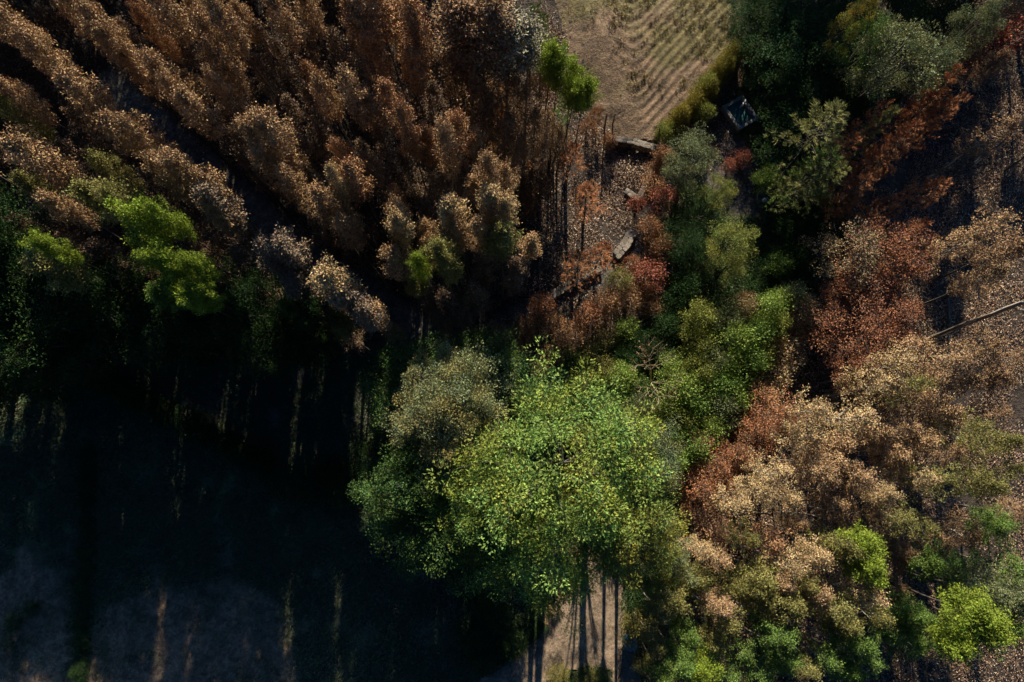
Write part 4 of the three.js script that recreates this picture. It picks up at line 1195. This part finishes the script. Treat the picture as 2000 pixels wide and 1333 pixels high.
// an upright slender gum: ascending branches, leaf sprays in puffs along an uneven ovoid
function gum(seed, h, r, base, nLeaves, opt = {}) {
  const R = rng(seed), wood = new Faces(), crown = new Faces(), bark = opt.grey ? greyBark(R) : charBark(R), trunkPts = [], trunkRad = [], n = 9;
  let ox = 0, oz = 0; const lean = R() * 6.283;
  for (let i = 0; i <= n; i++) { const t = i / n; if (i) { ox += (R() - 0.5) * 0.16 + Math.cos(lean) * 0.03; oz += (R() - 0.5) * 0.16 + Math.sin(lean) * 0.03; } trunkPts.push([ox, t * h - (i ? 0 : 0.5), oz]); trunkRad.push(lerp(0.115, 0.012, Math.pow(t, 0.8)) * (h / 13)); }
  const along = (t) => { const k = clamp(t * n, 0, n - 1e-6), i = Math.floor(k), f = k - i; return [0, 1, 2].map((q) => lerp(trunkPts[i][q], trunkPts[i + 1][q], f)); };
  wood.limb(trunkPts, trunkRad, 6, bark);
  const puffs = [], nb = opt.branches ?? 30, lobes = Array.from({ length: 7 }, () => 0.65 + R() * 0.7);
  for (let b = 0; b < nb; b++) {
    const u = (b + R() * 0.9) / nb, t = lerp(base, 0.97, u), p = along(t), az = b * 2.399 + R() * 0.7, prof = Math.pow(Math.sin(Math.PI * clamp(u * 0.86 + 0.14, 0, 1)), 0.7) * (1 - 0.25 * u);
    const lobe = lobes[Math.floor((az / 6.283) * 3 + u * 4) % 7], L = r * prof * lobe * (0.75 + R() * 0.45), rise = lerp(0.25, 0.9, u) * L + 0.15 + R() * 0.3;
    const mid = [p[0] + Math.cos(az) * L * 0.5, p[1] + rise * 0.35, p[2] + Math.sin(az) * L * 0.5], end = [p[0] + Math.cos(az) * L, p[1] + rise, p[2] + Math.sin(az) * L];
    wood.limb([p, mid, end], [0.022, 0.014, 0.005], 3, bark);
    for (const s of [0.35, 0.62, 0.85, 1.0]) if (R() < 0.5 + s * 0.5) puffs.push([lerp(p[0], end[0], s) + (R() - 0.5) * 0.2, lerp(p[1], end[1], s * s) + (R() - 0.5) * 0.25, lerp(p[2], end[2], s) + (R() - 0.5) * 0.2, 0.6 + R() * 0.8, Math.cos(az), Math.sin(az)]);
  }
  for (let i = 0; i < 6; i++) { const p = along(0.9 + 0.1 * R()); puffs.push([p[0] + (R() - 0.5) * 0.25, p[1] + (R() - 0.2) * 0.3, p[2] + (R() - 0.5) * 0.25, 0.8, 0, 0]); }
  if (opt.low) for (let i = 0; i < 14; i++) { const t = lerp(0.12, base, R()), p = along(t), a = R() * 6.283; puffs.push([p[0] + Math.cos(a) * 0.25, p[1], p[2] + Math.sin(a) * 0.25, 0.5, Math.cos(a), Math.sin(a)]); }
  const total = puffs.reduce((s, q) => s + q[3], 0), rad = (opt.puff ?? 0.14) + r * 0.1, fine = opt.puff ? 0.82 : 0.95;
  for (const [x, y, z, w, cx, cz] of puffs) {
    const count = Math.round((nLeaves * w) / total), v0 = 0.72 + R() * 0.56;
    for (let i = 0; i < count; i++) {
      const g = () => (R() + R() + R() - 1.5) * 0.9, dx = g() * rad * 1.25, dy = g() * rad, dz = g() * rad * 1.25;
      crown.leaf(R, x + dx, y + dy, z + dz, dx * 0.6 + (R() - 0.5) * 0.8, dy * 0.6 + (R() - (opt.droop ?? 0.62)) * 0.8, dz * 0.6 + (R() - 0.5) * 0.8, (0.085 + R() * 0.075) * fine, (0.03 + R() * 0.026) * fine, tone3(R, v0 * (0.6 + R() * 0.8)));
    }
  }
  return { trunk: wood.geometry(), crown: crown.geometry() };
}
// a spreading broadleaf: limbs fork towards leaf clumps that fill an uneven dome
function broadleaf(seed, h, r, base, clumps, perClump, opt = {}) {
  const R = rng(seed), wood = new Faces(), crown = new Faces(), bark = charBark(R), leafLen = opt.leaf ?? 0.15, cr = (opt.clump ?? 0.16) * r + 0.12;
  const fork = [(R() - 0.5) * 0.3, h * base * 0.9, (R() - 0.5) * 0.3];
  wood.limb([[0, -0.5, 0], [fork[0] * 0.3, h * base * 0.4, fork[2] * 0.6], fork], [0.035 * h * 0.55, 0.026 * h * 0.55, 0.02 * h * 0.55], 8, bark);
  const cy = h * (base + 1) / 2, ry = h * (1 - base) / 2, heads = [], nl = opt.limbs ?? 9, bulge = Array.from({ length: 9 }, () => 0.68 + R() * 0.5);
  for (let i = 0; i < nl; i++) { const a = i * 2.399 + R() * 0.6, s = 1 - ((i + 0.2) / nl) * 1.32, k = Math.sqrt(Math.max(0, 1 - s * s)), m = 0.72 * bulge[i % 9] + 0.08; heads.push([Math.cos(a) * k * r * m, cy + s * ry * 0.78 * (0.85 + R() * 0.25), Math.sin(a) * k * r * m, 0.7 + R() * 0.6]); }
  for (const q of heads) wood.limb([fork, [lerp(fork[0], q[0], 0.45) + (R() - 0.5) * 0.25, lerp(fork[1], q[1], 0.55), lerp(fork[2], q[2], 0.45) + (R() - 0.5) * 0.25], [q[0], q[1], q[2]]], [0.011 * h * 0.7, 0.008 * h * 0.7, 0.004 * h * 0.8], 5, bark);
  const lobe = (opt.lobe ?? 0.95) * r / Math.pow(nl, 0.42);
  for (let c = 0; c < clumps; c++) {
    const q = heads[Math.floor(R() * nl)], g = () => (R() + R() + R() - 1.5) * 0.95, x = q[0] + g() * lobe * q[3], z = q[2] + g() * lobe * q[3], y = q[1] + g() * lobe * q[3] * 0.75;
    let best = heads[0], bd = 1e9; for (const q of heads) { const e = (q[0] - x) ** 2 + (q[1] - y) ** 2 + (q[2] - z) ** 2; if (e < bd) { bd = e; best = q; } }
    if (c % 2 === 0) wood.limb([[best[0], best[1], best[2]], [(best[0] + x) / 2 + (R() - 0.5) * 0.2, (best[1] + y) / 2 + 0.1, (best[2] + z) / 2 + (R() - 0.5) * 0.2], [x, y, z]], [0.022, 0.014, 0.006], 3, bark);
    const v0 = 0.68 + R() * 0.64, size = cr * (0.6 + R() * 0.8), hue = (R() - 0.5) * (opt.hue ?? 0.3);
    for (let i = 0; i < perClump; i++) {
      const w = R() * 6.283, q = Math.sqrt(R()) * size, lift = (1 - (q / size) ** 2) * size * 0.55, sx = Math.cos(w) * q, sz = Math.sin(w) * q, sy = lift * (R() * 1.3 - 0.3) + (R() - 0.5) * 0.16, v = v0 * (0.6 + R() * 0.8), t = tone3(R, v); t[0] *= 1 + hue; t[2] *= 1 - hue;
      crown.leaf(R, x + sx, y + sy, z + sz, sx + (R() - 0.5) * 0.5, 0.12 + (R() - 0.5) * 0.6, sz + (R() - 0.5) * 0.5, leafLen * (0.6 + R() * 0.8), leafLen * (opt.wide ?? 0.4) * (0.7 + R() * 0.6), t);
    }
  }
  return { trunk: wood.geometry(), crown: crown.geometry() };
}
// a pine: whorls of branches set with needle tufts
function pine(seed, h, r, base) {
  const R = rng(seed), wood = new Faces(), crown = new Faces(), bark = charBark(R), pts = [], rad = [];
  for (let i = 0; i <= 6; i++) { const t = i / 6; pts.push([Math.sin(t * 3 + seed) * 0.12, t * h * 0.98 - (i ? 0 : 0.4), Math.cos(t * 2.4 + seed) * 0.12 - 0.12]); rad.push(lerp(0.1, 0.014, t) * (h / 7)); }
  wood.limb(pts, rad, 6, bark);
  const at = (t) => { const k = clamp(t * 6, 0, 5.9999), i = Math.floor(k), f = k - i; return [0, 1, 2].map((q) => lerp(pts[i][q], pts[i + 1][q], f)); };
  const tuft = (x, y, z, dx, dy, dz, s, v) => { const m = 20; for (let i = 0; i < m; i++) crown.leaf(R, x + (R() - 0.5) * 0.08, y + (R() - 0.5) * 0.08, z + (R() - 0.5) * 0.08, dx * 0.8 + (R() - 0.5) * 1.5, dy * 0.8 + (R() - 0.3) * 1.3, dz * 0.8 + (R() - 0.5) * 1.5, s * (0.7 + R() * 0.6), 0.018, tone3(R, v * (0.6 + R() * 0.8))); };
  const whorls = 9;
  for (let w = 0; w < whorls; w++) {
    const u = w / (whorls - 1), t = lerp(base, 0.96, u), nb = 5 + Math.floor(R() * 2), p = at(t), L = r * (1 - 0.75 * u) * (0.8 + R() * 0.35);
    for (let b = 0; b < nb; b++) {
      if (R() < 0.12) continue;
      const a = (b / nb) * 6.283 + w * 0.8 + R() * 0.5, len = L * (0.65 + R() * 0.5), rise = len * lerp(0.12, 0.75, u) + (R() - 0.5) * 0.1, e = [p[0] + Math.cos(a) * len, p[1] + rise, p[2] + Math.sin(a) * len], v = 0.7 + R() * 0.6;
      wood.limb([p, [lerp(p[0], e[0], 0.55), lerp(p[1], e[1], 0.35), lerp(p[2], e[2], 0.55)], e], [0.022, 0.015, 0.006], 3, bark);
      for (let s = 0.4; s <= 1.01; s += 0.13) { const sw = (R() - 0.5) * 0.38 * len; tuft(lerp(p[0], e[0], s) - Math.sin(a) * sw, lerp(p[1], e[1], s * s) + R() * 0.06, lerp(p[2], e[2], s) + Math.cos(a) * sw, Math.cos(a), 0.4, Math.sin(a), 0.19, v); }
    }
  }
  tuft(...at(1), 0, 1, 0, 0.22, 1.1);
  return { trunk: wood.geometry(), crown: crown.geometry() };
}
// a bush: stems fanned from the foot, leaf clumps over a low dome
function bush(seed, h, r, clumps, perClump, opt = {}) {
  const R = rng(seed), wood = new Faces(), crown = new Faces(), bark = charBark(R);
  for (let c = 0; c < clumps; c++) {
    const a = R() * 6.283, d = Math.sqrt(R()), x = Math.cos(a) * d * r, z = Math.sin(a) * d * r, y = h * (0.35 + 0.6 * Math.sqrt(Math.max(0, 1 - d * d)) * (0.55 + R() * 0.5)), v0 = 0.68 + R() * 0.64, size = (0.2 * r + 0.1) * (0.7 + R() * 0.7);
    if (c % 2 === 0) wood.limb([[x * 0.08, -0.25, z * 0.08], [x * 0.5, y * 0.55, z * 0.5], [x, y, z]], [0.022, 0.014, 0.005], 3, bark);
    for (let i = 0; i < perClump; i++) { const g = () => (R() + R() + R() - 1.5) * 0.95, dx = g() * size, dy = g() * size * 0.8, dz = g() * size; crown.leaf(R, x + dx, Math.max(0.05, y + dy), z + dz, dx + (R() - 0.5) * 0.3, dy + (R() - 0.4) * 0.4, dz + (R() - 0.5) * 0.3, (opt.leaf ?? 0.12) * (0.6 + R() * 0.8), (opt.leaf ?? 0.12) * (opt.wide ?? 0.36), tone3(R, v0 * (0.6 + R() * 0.8))); }
  }
  return { trunk: wood.geometry(), crown: crown.geometry() };
}
// a leafless small tree: pale twigs that fork four times, a few dry tips
function twiggy(seed, h, r) {
  const R = rng(seed), wood = new Faces(), crown = new Faces(), bark = (R2 => () => { const v = 0.7 + R2() * 0.6; return [0.36 * v, 0.29 * v, 0.20 * v]; })(R);
  const grow = (p, d, len, rad, n) => {
    const e = p.map((q, i) => q + d[i] * len); wood.limb([p, e], [rad, rad * 0.7], n > 2 ? 5 : 3, bark);
    if (!n) { for (let i = 0; i < 5; i++) crown.leaf(R, ...e, d[0] + R() - 0.5, d[1] + R() - 0.5, d[2] + R() - 0.5, 0.12, 0.04, tone3(R, 0.7 + R() * 0.6)); return; }
    const k = n === 4 ? 6 : 3; for (let i = 0; i < k; i++) { const a = (i / k) * 6.283 + R() * 1.5, s = n === 4 ? 0.75 : 0.6, v = new THREE.Vector3(d[0] + Math.cos(a) * s, d[1] * 0.9 + (R() - 0.3) * 0.25, d[2] + Math.sin(a) * s).normalize(); grow(e, [v.x, v.y, v.z], len * (0.62 + R() * 0.25), rad * 0.62, n - 1); }
  };
  grow([0, -0.3, 0], [0.05, 1, 0.02], h * 0.36, 0.06, 4);
  return { trunk: wood.geometry(), crown: crown.geometry() };
}

// shapes of each kind: [how it looks, geometries, height, radius]
const SHAPES = {
  euc: [['slender', gum(1, 13, 0.74, 0.71, 7600, { branches: 34 }), 13, 0.66], ['narrow', gum(2, 13, 0.68, 0.73, 6600, { branches: 32 }), 13, 0.6], ['full-crowned', gum(3, 13, 0.9, 0.68, 9200, { branches: 38 }), 13, 0.74], ['lopsided', gum(4, 13, 0.82, 0.71, 7600, { branches: 34 }), 13, 0.68], ['ragged', gum(5, 13, 0.84, 0.66, 7000, { low: true, branches: 32 }), 13, 0.68], ['pointed', gum(6, 13, 0.68, 0.72, 7000, { branches: 34 }), 13, 0.6], ['bushy-topped', gum(7, 13, 0.94, 0.74, 8200, { branches: 30 }), 13, 0.74], ['thin', gum(8, 13, 0.8, 0.69, 5200, { branches: 30 }), 13, 0.68]],
  eucUnder: [['slender', gum(9, 9, 0.8, 0.34, 6400, { branches: 34 }), 9, 0.7], ['ragged', gum(10, 9, 0.85, 0.3, 6000, { branches: 34, low: true }), 9, 0.7]],
  eucRound: [['round-topped', gum(17, 13, 1.0, 0.77, 9000, { branches: 28 }), 13, 0.85], ['tufted', gum(18, 13, 0.95, 0.79, 8000, { branches: 24 }), 13, 0.85]],
  eucShort: [['slender', gum(11, 9, 0.95, 0.52, 6200, { branches: 28, puff: 0.1 }), 9, 0.95], ['open', gum(12, 9, 1.0, 0.46, 4400, { branches: 24, grey: true, puff: 0.09 }), 9, 0.95], ['full-crowned', gum(13, 9, 1.05, 0.56, 7800, { branches: 32, puff: 0.11 }), 9, 0.97], ['ragged', gum(14, 9, 1.0, 0.44, 4600, { low: true, grey: true, puff: 0.09 }), 9, 0.97], ['round-topped', gum(15, 9, 1.1, 0.66, 7200, { branches: 24, puff: 0.11 }), 9, 1.0], ['thin', gum(16, 9, 0.95, 0.54, 3400, { branches: 26, grey: true, puff: 0.09 }), 9, 0.95]],
  broadBig: [['wide-crowned', broadleaf(21, 13, 3.7, 0.54, 400, 125, { limbs: 34, leaf: 0.105, clump: 0.09, wide: 0.36, hue: 0.5 }), 13, 3.7], ['uneven-crowned', broadleaf(22, 12, 3.0, 0.56, 290, 115, { limbs: 24, leaf: 0.105, clump: 0.105, wide: 0.36, hue: 0.5 }), 12, 3.0]],
  broad: [['round-crowned', broadleaf(31, 7, 1.7, 0.3, 115, 92, { limbs: 15, leaf: 0.088 }), 7, 1.7], ['spreading', broadleaf(32, 7, 1.8, 0.34, 105, 92, { limbs: 12, leaf: 0.088 }), 7, 1.75], ['loose-crowned', broadleaf(33, 7, 1.7, 0.25, 82, 92, { limbs: 13, hue: 0.5, leaf: 0.088 }), 7, 1.7], ['lobed', broadleaf(34, 7, 1.75, 0.32, 95, 92, { limbs: 10, clump: 0.2, leaf: 0.088 }), 7, 1.7]],
  pine: [['whorled', pine(41, 7, 1.3, 0.36), 7, 1.3], ['thin', pine(42, 7, 1.2, 0.45), 7, 1.2], ['spreading', pine(43, 7, 1.4, 0.3), 7, 1.35]],
  shrub: [['rounded', bush(51, 2.6, 1, 56, 66, { leaf: 0.1 }), 2.6, 1.05], ['sprawling', bush(52, 2.4, 1.05, 46, 64, { leaf: 0.11 }), 2.5, 1.05], ['upright', bush(53, 3, 0.9, 50, 66, { leaf: 0.1 }), 2.9, 0.95], ['straggly', bush(54, 2.5, 1.1, 34, 60, { leaf: 0.11 }), 2.6, 1.1]],
  bare: [['leafless', twiggy(61, 3.3, 1.0), 3.3, 1.0]],
};
const ZONES = {
  low: 'near the shaded meadow', high: 'in the dense burnt stand', mid: 'between track and terraces', edge: 'beside the furrowed field', wall: 'by the stone terraces', fringe: 'along the charred footpath', hollow: 'in the green hollow', slope: 'above the green hollow', road: 'over the pale road', wood: 'near the water tank', stand: 'among leaning bare trunks', mixed: 'in the roadside grove', dim: 'in the dark grove', verge: 'on the road verge', bank: 'on the field bank', hedge: 'in the meadow hedge', field: 'beyond the meadow ditch', beyond: 'uphill of the furrowed field', understory: 'under the burnt gums',
};
const KIND = { euc: ['eucalyptus_tree', 'eucalyptus', 'tree'], broad: ['broadleaf_tree', 'broadleaf tree', 'tree'], pine: ['pine_tree', 'pine', 'tree'], shrub: ['shrub', 'shrub', 'shrub'], bare: ['bare_tree', 'twiggy tree', 'tree'] };
{
  const R = rng(77), pick = {}, rows = [], shared = {};
  for (const [kind, tone, zone, x, z, h, r] of TREES) {
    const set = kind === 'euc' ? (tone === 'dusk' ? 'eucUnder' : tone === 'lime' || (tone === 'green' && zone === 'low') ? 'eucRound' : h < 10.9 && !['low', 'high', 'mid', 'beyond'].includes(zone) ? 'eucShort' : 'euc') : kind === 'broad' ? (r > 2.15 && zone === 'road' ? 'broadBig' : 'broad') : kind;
    const k = (pick[set] = (pick[set] ?? 0) + 1), from = zone === 'stand' && set === 'eucShort' ? [1, 3, 5, 1, 0, 5, 3, 4].map((q) => SHAPES.eucShort[q]) : SHAPES[set], [shape, g, h0, r0] = from[(k + (R() < 0.3 ? 1 : 0)) % from.length], [name, word, category] = KIND[kind];
    const size = kind === 'shrub' ? (h > 3.2 ? 'tall' : h < 1.3 ? 'low' : '') : kind === 'euc' ? (h > 13.2 ? 'towering' : h > 10.4 ? 'tall' : '') : h > 10 ? 'tall' : h < 6 ? 'small' : '';
    const t = thing(name, [size, shape, WORDS[tone], word, ZONES[zone]].filter(Boolean).join(' '), category, word + ' ' + ZONES[zone]);
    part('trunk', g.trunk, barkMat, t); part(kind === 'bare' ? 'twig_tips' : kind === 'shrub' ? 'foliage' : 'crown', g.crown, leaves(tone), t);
    const s = (r / r0) * (0.94 + R() * 0.12);
    t.position.set(x, groundHeight(x, z), z); t.rotation.y = R() * 6.283; t.scale.set(s, h / h0, s * (0.92 + R() * 0.16));
    rows.push({ t, x, z, tone, word, h }); (shared[t.userData.label] ??= []).push(rows[rows.length - 1]);
  }
  // look-alikes are told apart by what grows next to them
  const used = new Set(rows.map((a) => a.t.userData.label));
  const short = (o, a) => `${o.h > a.h + 0.8 ? 'taller ' : o.h < a.h - 0.8 ? 'shorter ' : ''}${WORDS[o.tone].replace(' scorched', '').replace(' needled', '').replace(' half', '')} ${o.word === a.word ? 'one' : o.word.split(' ').pop()}`;
  for (const same of Object.values(shared)) if (same.length > 1) for (const a of same) {
    const near = rows.filter((o) => o !== a && (o.tone !== a.tone || o.word !== a.word || Math.abs(o.h - a.h) > 0.8)).map((o) => [(o.x - a.x) ** 2 + (o.z - a.z) ** 2, o]).filter((q) => q[0] < 25).sort((p, q) => p[0] - q[0]).slice(0, 5).map((q) => q[1]);
    const base = a.t.userData.label, tries = [...near.map((o) => `${base} next to ${short(o, a)}`), ...near.slice(1).map((o, i) => `${base} between ${short(near[0], a)} and ${short(o, a)}`)];
    const pick = tries.find((l) => !used.has(l) && l.split(' ').length <= 16); if (pick) { a.t.userData.label = pick; used.add(pick); }
  }
}

// ---------------------------------------------------------------- bare burnt trunks
SNAGS.forEach(([x, z, dx, dy, dz, rad, bark], i) => {
  const R = rng(300 + i), f = new Faces(), stubs = new Faces(), col = bark === 'grey' ? greyBark(R) : charBark(R), n = 7, pts = [], rr = [], y0 = groundHeight(x, z);
  for (let k = 0; k <= n; k++) { const t = k / n, w = k && k < n ? 0.05 : 0; pts.push([dx * t + (R() - 0.5) * w, dy * t - (k ? 0 : 0.3), dz * t + (R() - 0.5) * w]); rr.push(rad * lerp(1, 0.62, t) * (0.93 + R() * 0.14)); }
  f.limb(pts, rr, 8, col); f.limb([pts[n], [pts[n][0] * 1.005, pts[n][1] + 0.06, pts[n][2] * 1.005]], [rr[n], 0.004], 8, col);
  for (let k = 0; k < 5; k++) { const t = 0.35 + R() * 0.6, a = R() * 6.283, L = 0.25 + R() * 0.5, p = [dx * t, dy * t, dz * t]; stubs.limb([p, [p[0] + Math.cos(a) * L, p[1] + 0.1 + R() * 0.2, p[2] + Math.sin(a) * L]], [rad * 0.22, rad * 0.08], 4, col); }
  const near = x > 14 ? ZONES.stand : z < -10 ? ZONES.edge : ZONES.low, tall = dy > 4 ? 'long' : dy > 2 ? 'mid-sized' : 'short';
  const t = thing('dead_tree', `${tall} ${rad > 0.1 ? 'thick' : 'thin'} bare ${bark === 'grey' ? 'grey' : 'charred black'} trunk ${near}`, 'dead tree', 'bare trunks ' + near);
  part('trunk', f.geometry(), barkMat, t); part('branch_stubs', stubs.geometry(), barkMat, t); t.position.set(x, y0, z);
});

// ---------------------------------------------------------------- dry stone walls: every stone a part
const stoneMats = [[0.34, 0.29, 0.23], [0.27, 0.225, 0.18], [0.40, 0.345, 0.28], [0.20, 0.17, 0.145]].map((c) => { const m = grain.clone(), b = relief.clone(); m.repeat.set(0.6, 0.6); b.repeat.set(0.6, 0.6); return new THREE.MeshStandardMaterial({ color: new THREE.Color().setRGB(...c), map: m, bumpMap: b, bumpScale: 0.02, roughness: 0.92 }); });
const burntStone = stoneMats[3].clone(); burntStone.color.setRGB(0.07, 0.06, 0.052);
const stoneShapes = Array.from({ length: 7 }, (_, k) => { const g = new THREE.BoxGeometry(1, 1, 1, 2, 2, 2), R = rng(500 + k), p = g.attributes.position, at = {}; for (let i = 0; i < p.count; i++) { const key = [p.getX(i), p.getY(i), p.getZ(i)].join(), q = (at[key] ??= (() => { const v = new THREE.Vector3(p.getX(i), p.getY(i), p.getZ(i)), l = v.length(); return v.multiplyScalar(lerp(1, 0.56 / Math.max(l, 0.5), 0.4) * (0.92 + R() * 0.18)); })()); p.setXYZ(i, q.x, q.y, q.z); } g.computeVertexNormals(); return g; });
function stoneWall(line, height, thick, label, mats, seed, len = 0.34) {
  const R = rng(seed), w = thing('stone_wall', label, 'wall'), [bx, bz] = line[0]; let stones = 0;
  w.position.set(bx, groundHeight(bx, bz), bz);
  const courses = Math.max(2, Math.round(height / 0.19));
  for (let i = 1; i < line.length; i++) {
    const [ax, az] = line[i - 1], [cx, cz] = line[i], L = Math.hypot(cx - ax, cz - az), ang = Math.atan2(-(cz - az), cx - ax), nx = -(cz - az) / L, nz = (cx - ax) / L;
    for (let row = 0; row < courses; row++) for (const side of [-1, 1]) {
      let s = (R() - 0.5) * 0.1;
      while (s < L && stones < 300) {
        const l = len * (0.6 + R() * 0.8), t = clamp((s + l / 2) / L, 0, 1), x = lerp(ax, cx, t) + nx * side * thick * 0.25, z = lerp(az, cz, t) + nz * side * thick * 0.25;
        const m = part('stone', stoneShapes[Math.floor(R() * 7)], mats[Math.floor(R() * mats.length)], w); stones++;
        m.position.set(x - bx, groundHeight(lerp(ax, cx, t) - 0, lerp(az, cz, t)) * 0 + (row + 0.45) * (height / courses) - 0.08 + (R() - 0.5) * 0.03, z - bz);
        m.rotation.set((R() - 0.5) * 0.15, ang + (R() - 0.5) * 0.25, (R() - 0.5) * 0.15); m.scale.set(l * 1.02, (height / courses) * (1.0 + R() * 0.2), thick * (0.5 + R() * 0.12));
        s += l;
      }
    }
  }
  return w;
}
const setLow = (w, y) => { w.position.y = y; };
setLow(stoneWall(WALLS.fieldwall, 1.05, 0.4, 'pale stone retaining wall at the lower corner of the furrowed field', stoneMats, 1), 0.05);
setLow(stoneWall(WALLS.fieldwallburnt, 0.9, 0.36, 'blackened stretch of the stone wall below the furrowed field', [burntStone, stoneMats[3]], 2), 0.05);
setLow(stoneWall(WALLS.bankwall, 0.95, 0.34, 'long stone wall under the golden bushes of the field bank', stoneMats, 3, 0.5), 0.05);
setLow(stoneWall(WALLS.terracewall, 0.5, 0.32, 'low stone wall along the side of the small terrace', stoneMats, 4), 0.02);
setLow(stoneWall(WALLS.terracefront, 0.5, 0.36, 'short stone wall across the front corner of the small terrace', stoneMats, 5), 0.02);
setLow(stoneWall(WALLS.benchwall, 0.5, 0.55, 'thick stone wall stub by the bend of the charred footpath', stoneMats, 6), 0.02);
setLow(stoneWall(WALLS.benchwall2, 0.45, 0.5, 'low stone wall under the rust pines along the footpath', stoneMats, 7, 0.45), 0.02);

// ---------------------------------------------------------------- concrete water tank
{
  const c = AREA.tank, mid = [0, 1].map((q) => c.reduce((s, p) => s + p[q], 0) / 4), y0 = groundHeight(...mid);
  const ux = c[2][0] - c[3][0] + c[1][0] - c[0][0], uz = c[2][1] - c[3][1] + c[1][1] - c[0][1], a = Math.hypot(ux, uz) / 2, b = (Math.hypot(c[3][0] - c[0][0], c[3][1] - c[0][1]) + Math.hypot(c[2][0] - c[1][0], c[2][1] - c[1][1])) / 2;
  const t = thing('water_tank', 'square concrete water tank holding dark water, with a short pipe', 'water tank');
  t.position.set(mid[0], y0, mid[1]); t.rotation.y = Math.atan2(-uz, ux); t.scale.set(1.12, 1, 1.12);
  const cm = grain.clone(), cb = relief.clone(); cm.repeat.set(1, 1); cb.repeat.set(1, 1);
  const concrete = new THREE.MeshStandardMaterial({ color: new THREE.Color().setRGB(0.30, 0.31, 0.31), map: cm, bumpMap: cb, bumpScale: 0.008, roughness: 0.9 });
  const slab = (w, h, d, x, y, z) => { const m = part('tank_wall', new THREE.BoxGeometry(w, h, d, 6, 2, 2), concrete, t); m.position.set(x, y, z); return m; };
  const W = 0.17; slab(a, 0.75, W, 0, 0.1, b / 2 - W / 2); slab(a, 0.75, W, 0, 0.1, -b / 2 + W / 2); slab(W, 0.747, b - 2 * W, a / 2 - W / 2, 0.1, 0); slab(W, 0.747, b - 2 * W, -a / 2 + W / 2, 0.1, 0);
  const water = part('water', new THREE.BoxGeometry(a - 2 * W, 0.5, b - 2 * W), new THREE.MeshStandardMaterial({ color: new THREE.Color().setRGB(0.035, 0.11, 0.115), roughness: 0.12 }), t); water.position.y = 0.02;
  const pg = new Faces(); pg.limb([[a * 0.47, 0.5, -b * 0.28], [a * 0.28, 0.53, -b * 0.2], [a * 0.2, 0.44, -b * 0.17]], [0.05, 0.05, 0.07], 8, () => [0.55, 0.57, 0.58]); part('pipe', pg.geometry(), barkMat, t);
}

// ---------------------------------------------------------------- small things
{
  const [x, z] = SPOT.bin, t = thing('round_bin', 'round teal-blue bin with lid at the edge of the pale road', 'bin'), m = new THREE.MeshStandardMaterial({ color: new THREE.Color().setRGB(0.03, 0.16, 0.22), roughness: 0.45 });
  part('body', new THREE.LatheGeometry([[0.0, 0], [0.3, 0], [0.31, 0.04], [0.33, 0.4], [0.34, 0.42], [0.34, 0.46], [0.35, 0.86], [0.37, 0.9], [0.33, 0.9], [0.3, 0.2]].map((p) => new THREE.Vector2(...p)), 28), m, t);
  const lid = part('lid', new THREE.LatheGeometry([[0.39, 0.88], [0.39, 0.93], [0.36, 0.96], [0.2, 1.0], [0, 1.01]].map((p) => new THREE.Vector2(...p)), 28), m, t);
  part('handle', new THREE.TorusGeometry(0.09, 0.014, 6, 16, Math.PI), m, lid).position.set(0, 1.0, 0);
  t.position.set(x, groundHeight(x, z) + 0.04, z);
}
{
  const [x, z] = SPOT.sack, g = new THREE.IcosahedronGeometry(0.17, 3), p = g.attributes.position;
  for (let i = 0; i < p.count; i++) { const v = new THREE.Vector3().fromBufferAttribute(p, i), k = 0.72 + 0.55 * noise(v.x * 14 + 40, v.z * 14 + v.y * 9 + 40); p.setXYZ(i, v.x * k * 1.25, (v.y * 0.75 + 0.1) * k, v.z * k); }
  g.computeVertexNormals();
  const s = new THREE.Mesh(g, new THREE.MeshStandardMaterial({ color: new THREE.Color().setRGB(0.72, 0.78, 0.82), roughness: 0.5 })); s.name = 'plastic_sack'; s.userData = { label: 'small crumpled white plastic sack on the dark clearing', category: 'sack' }; s.position.set(x, groundHeight(x, z), z); scene.add(lit(s));
  const f = new Faces(), R = rng(9); f.limb(SPOT.stick.map(([a, b]) => [a, groundHeight(a, b) + 0.05, b]), [0.03, 0.028, 0.022, 0.012], 6, greyBark(R));
  const st = new THREE.Mesh(f.geometry(), barkMat); st.name = 'curved_branch'; st.userData = { label: 'thin curved pale branch lying beside the white sack', category: 'branch' }; scene.add(lit(st));
}

renderer.render(scene, camera);
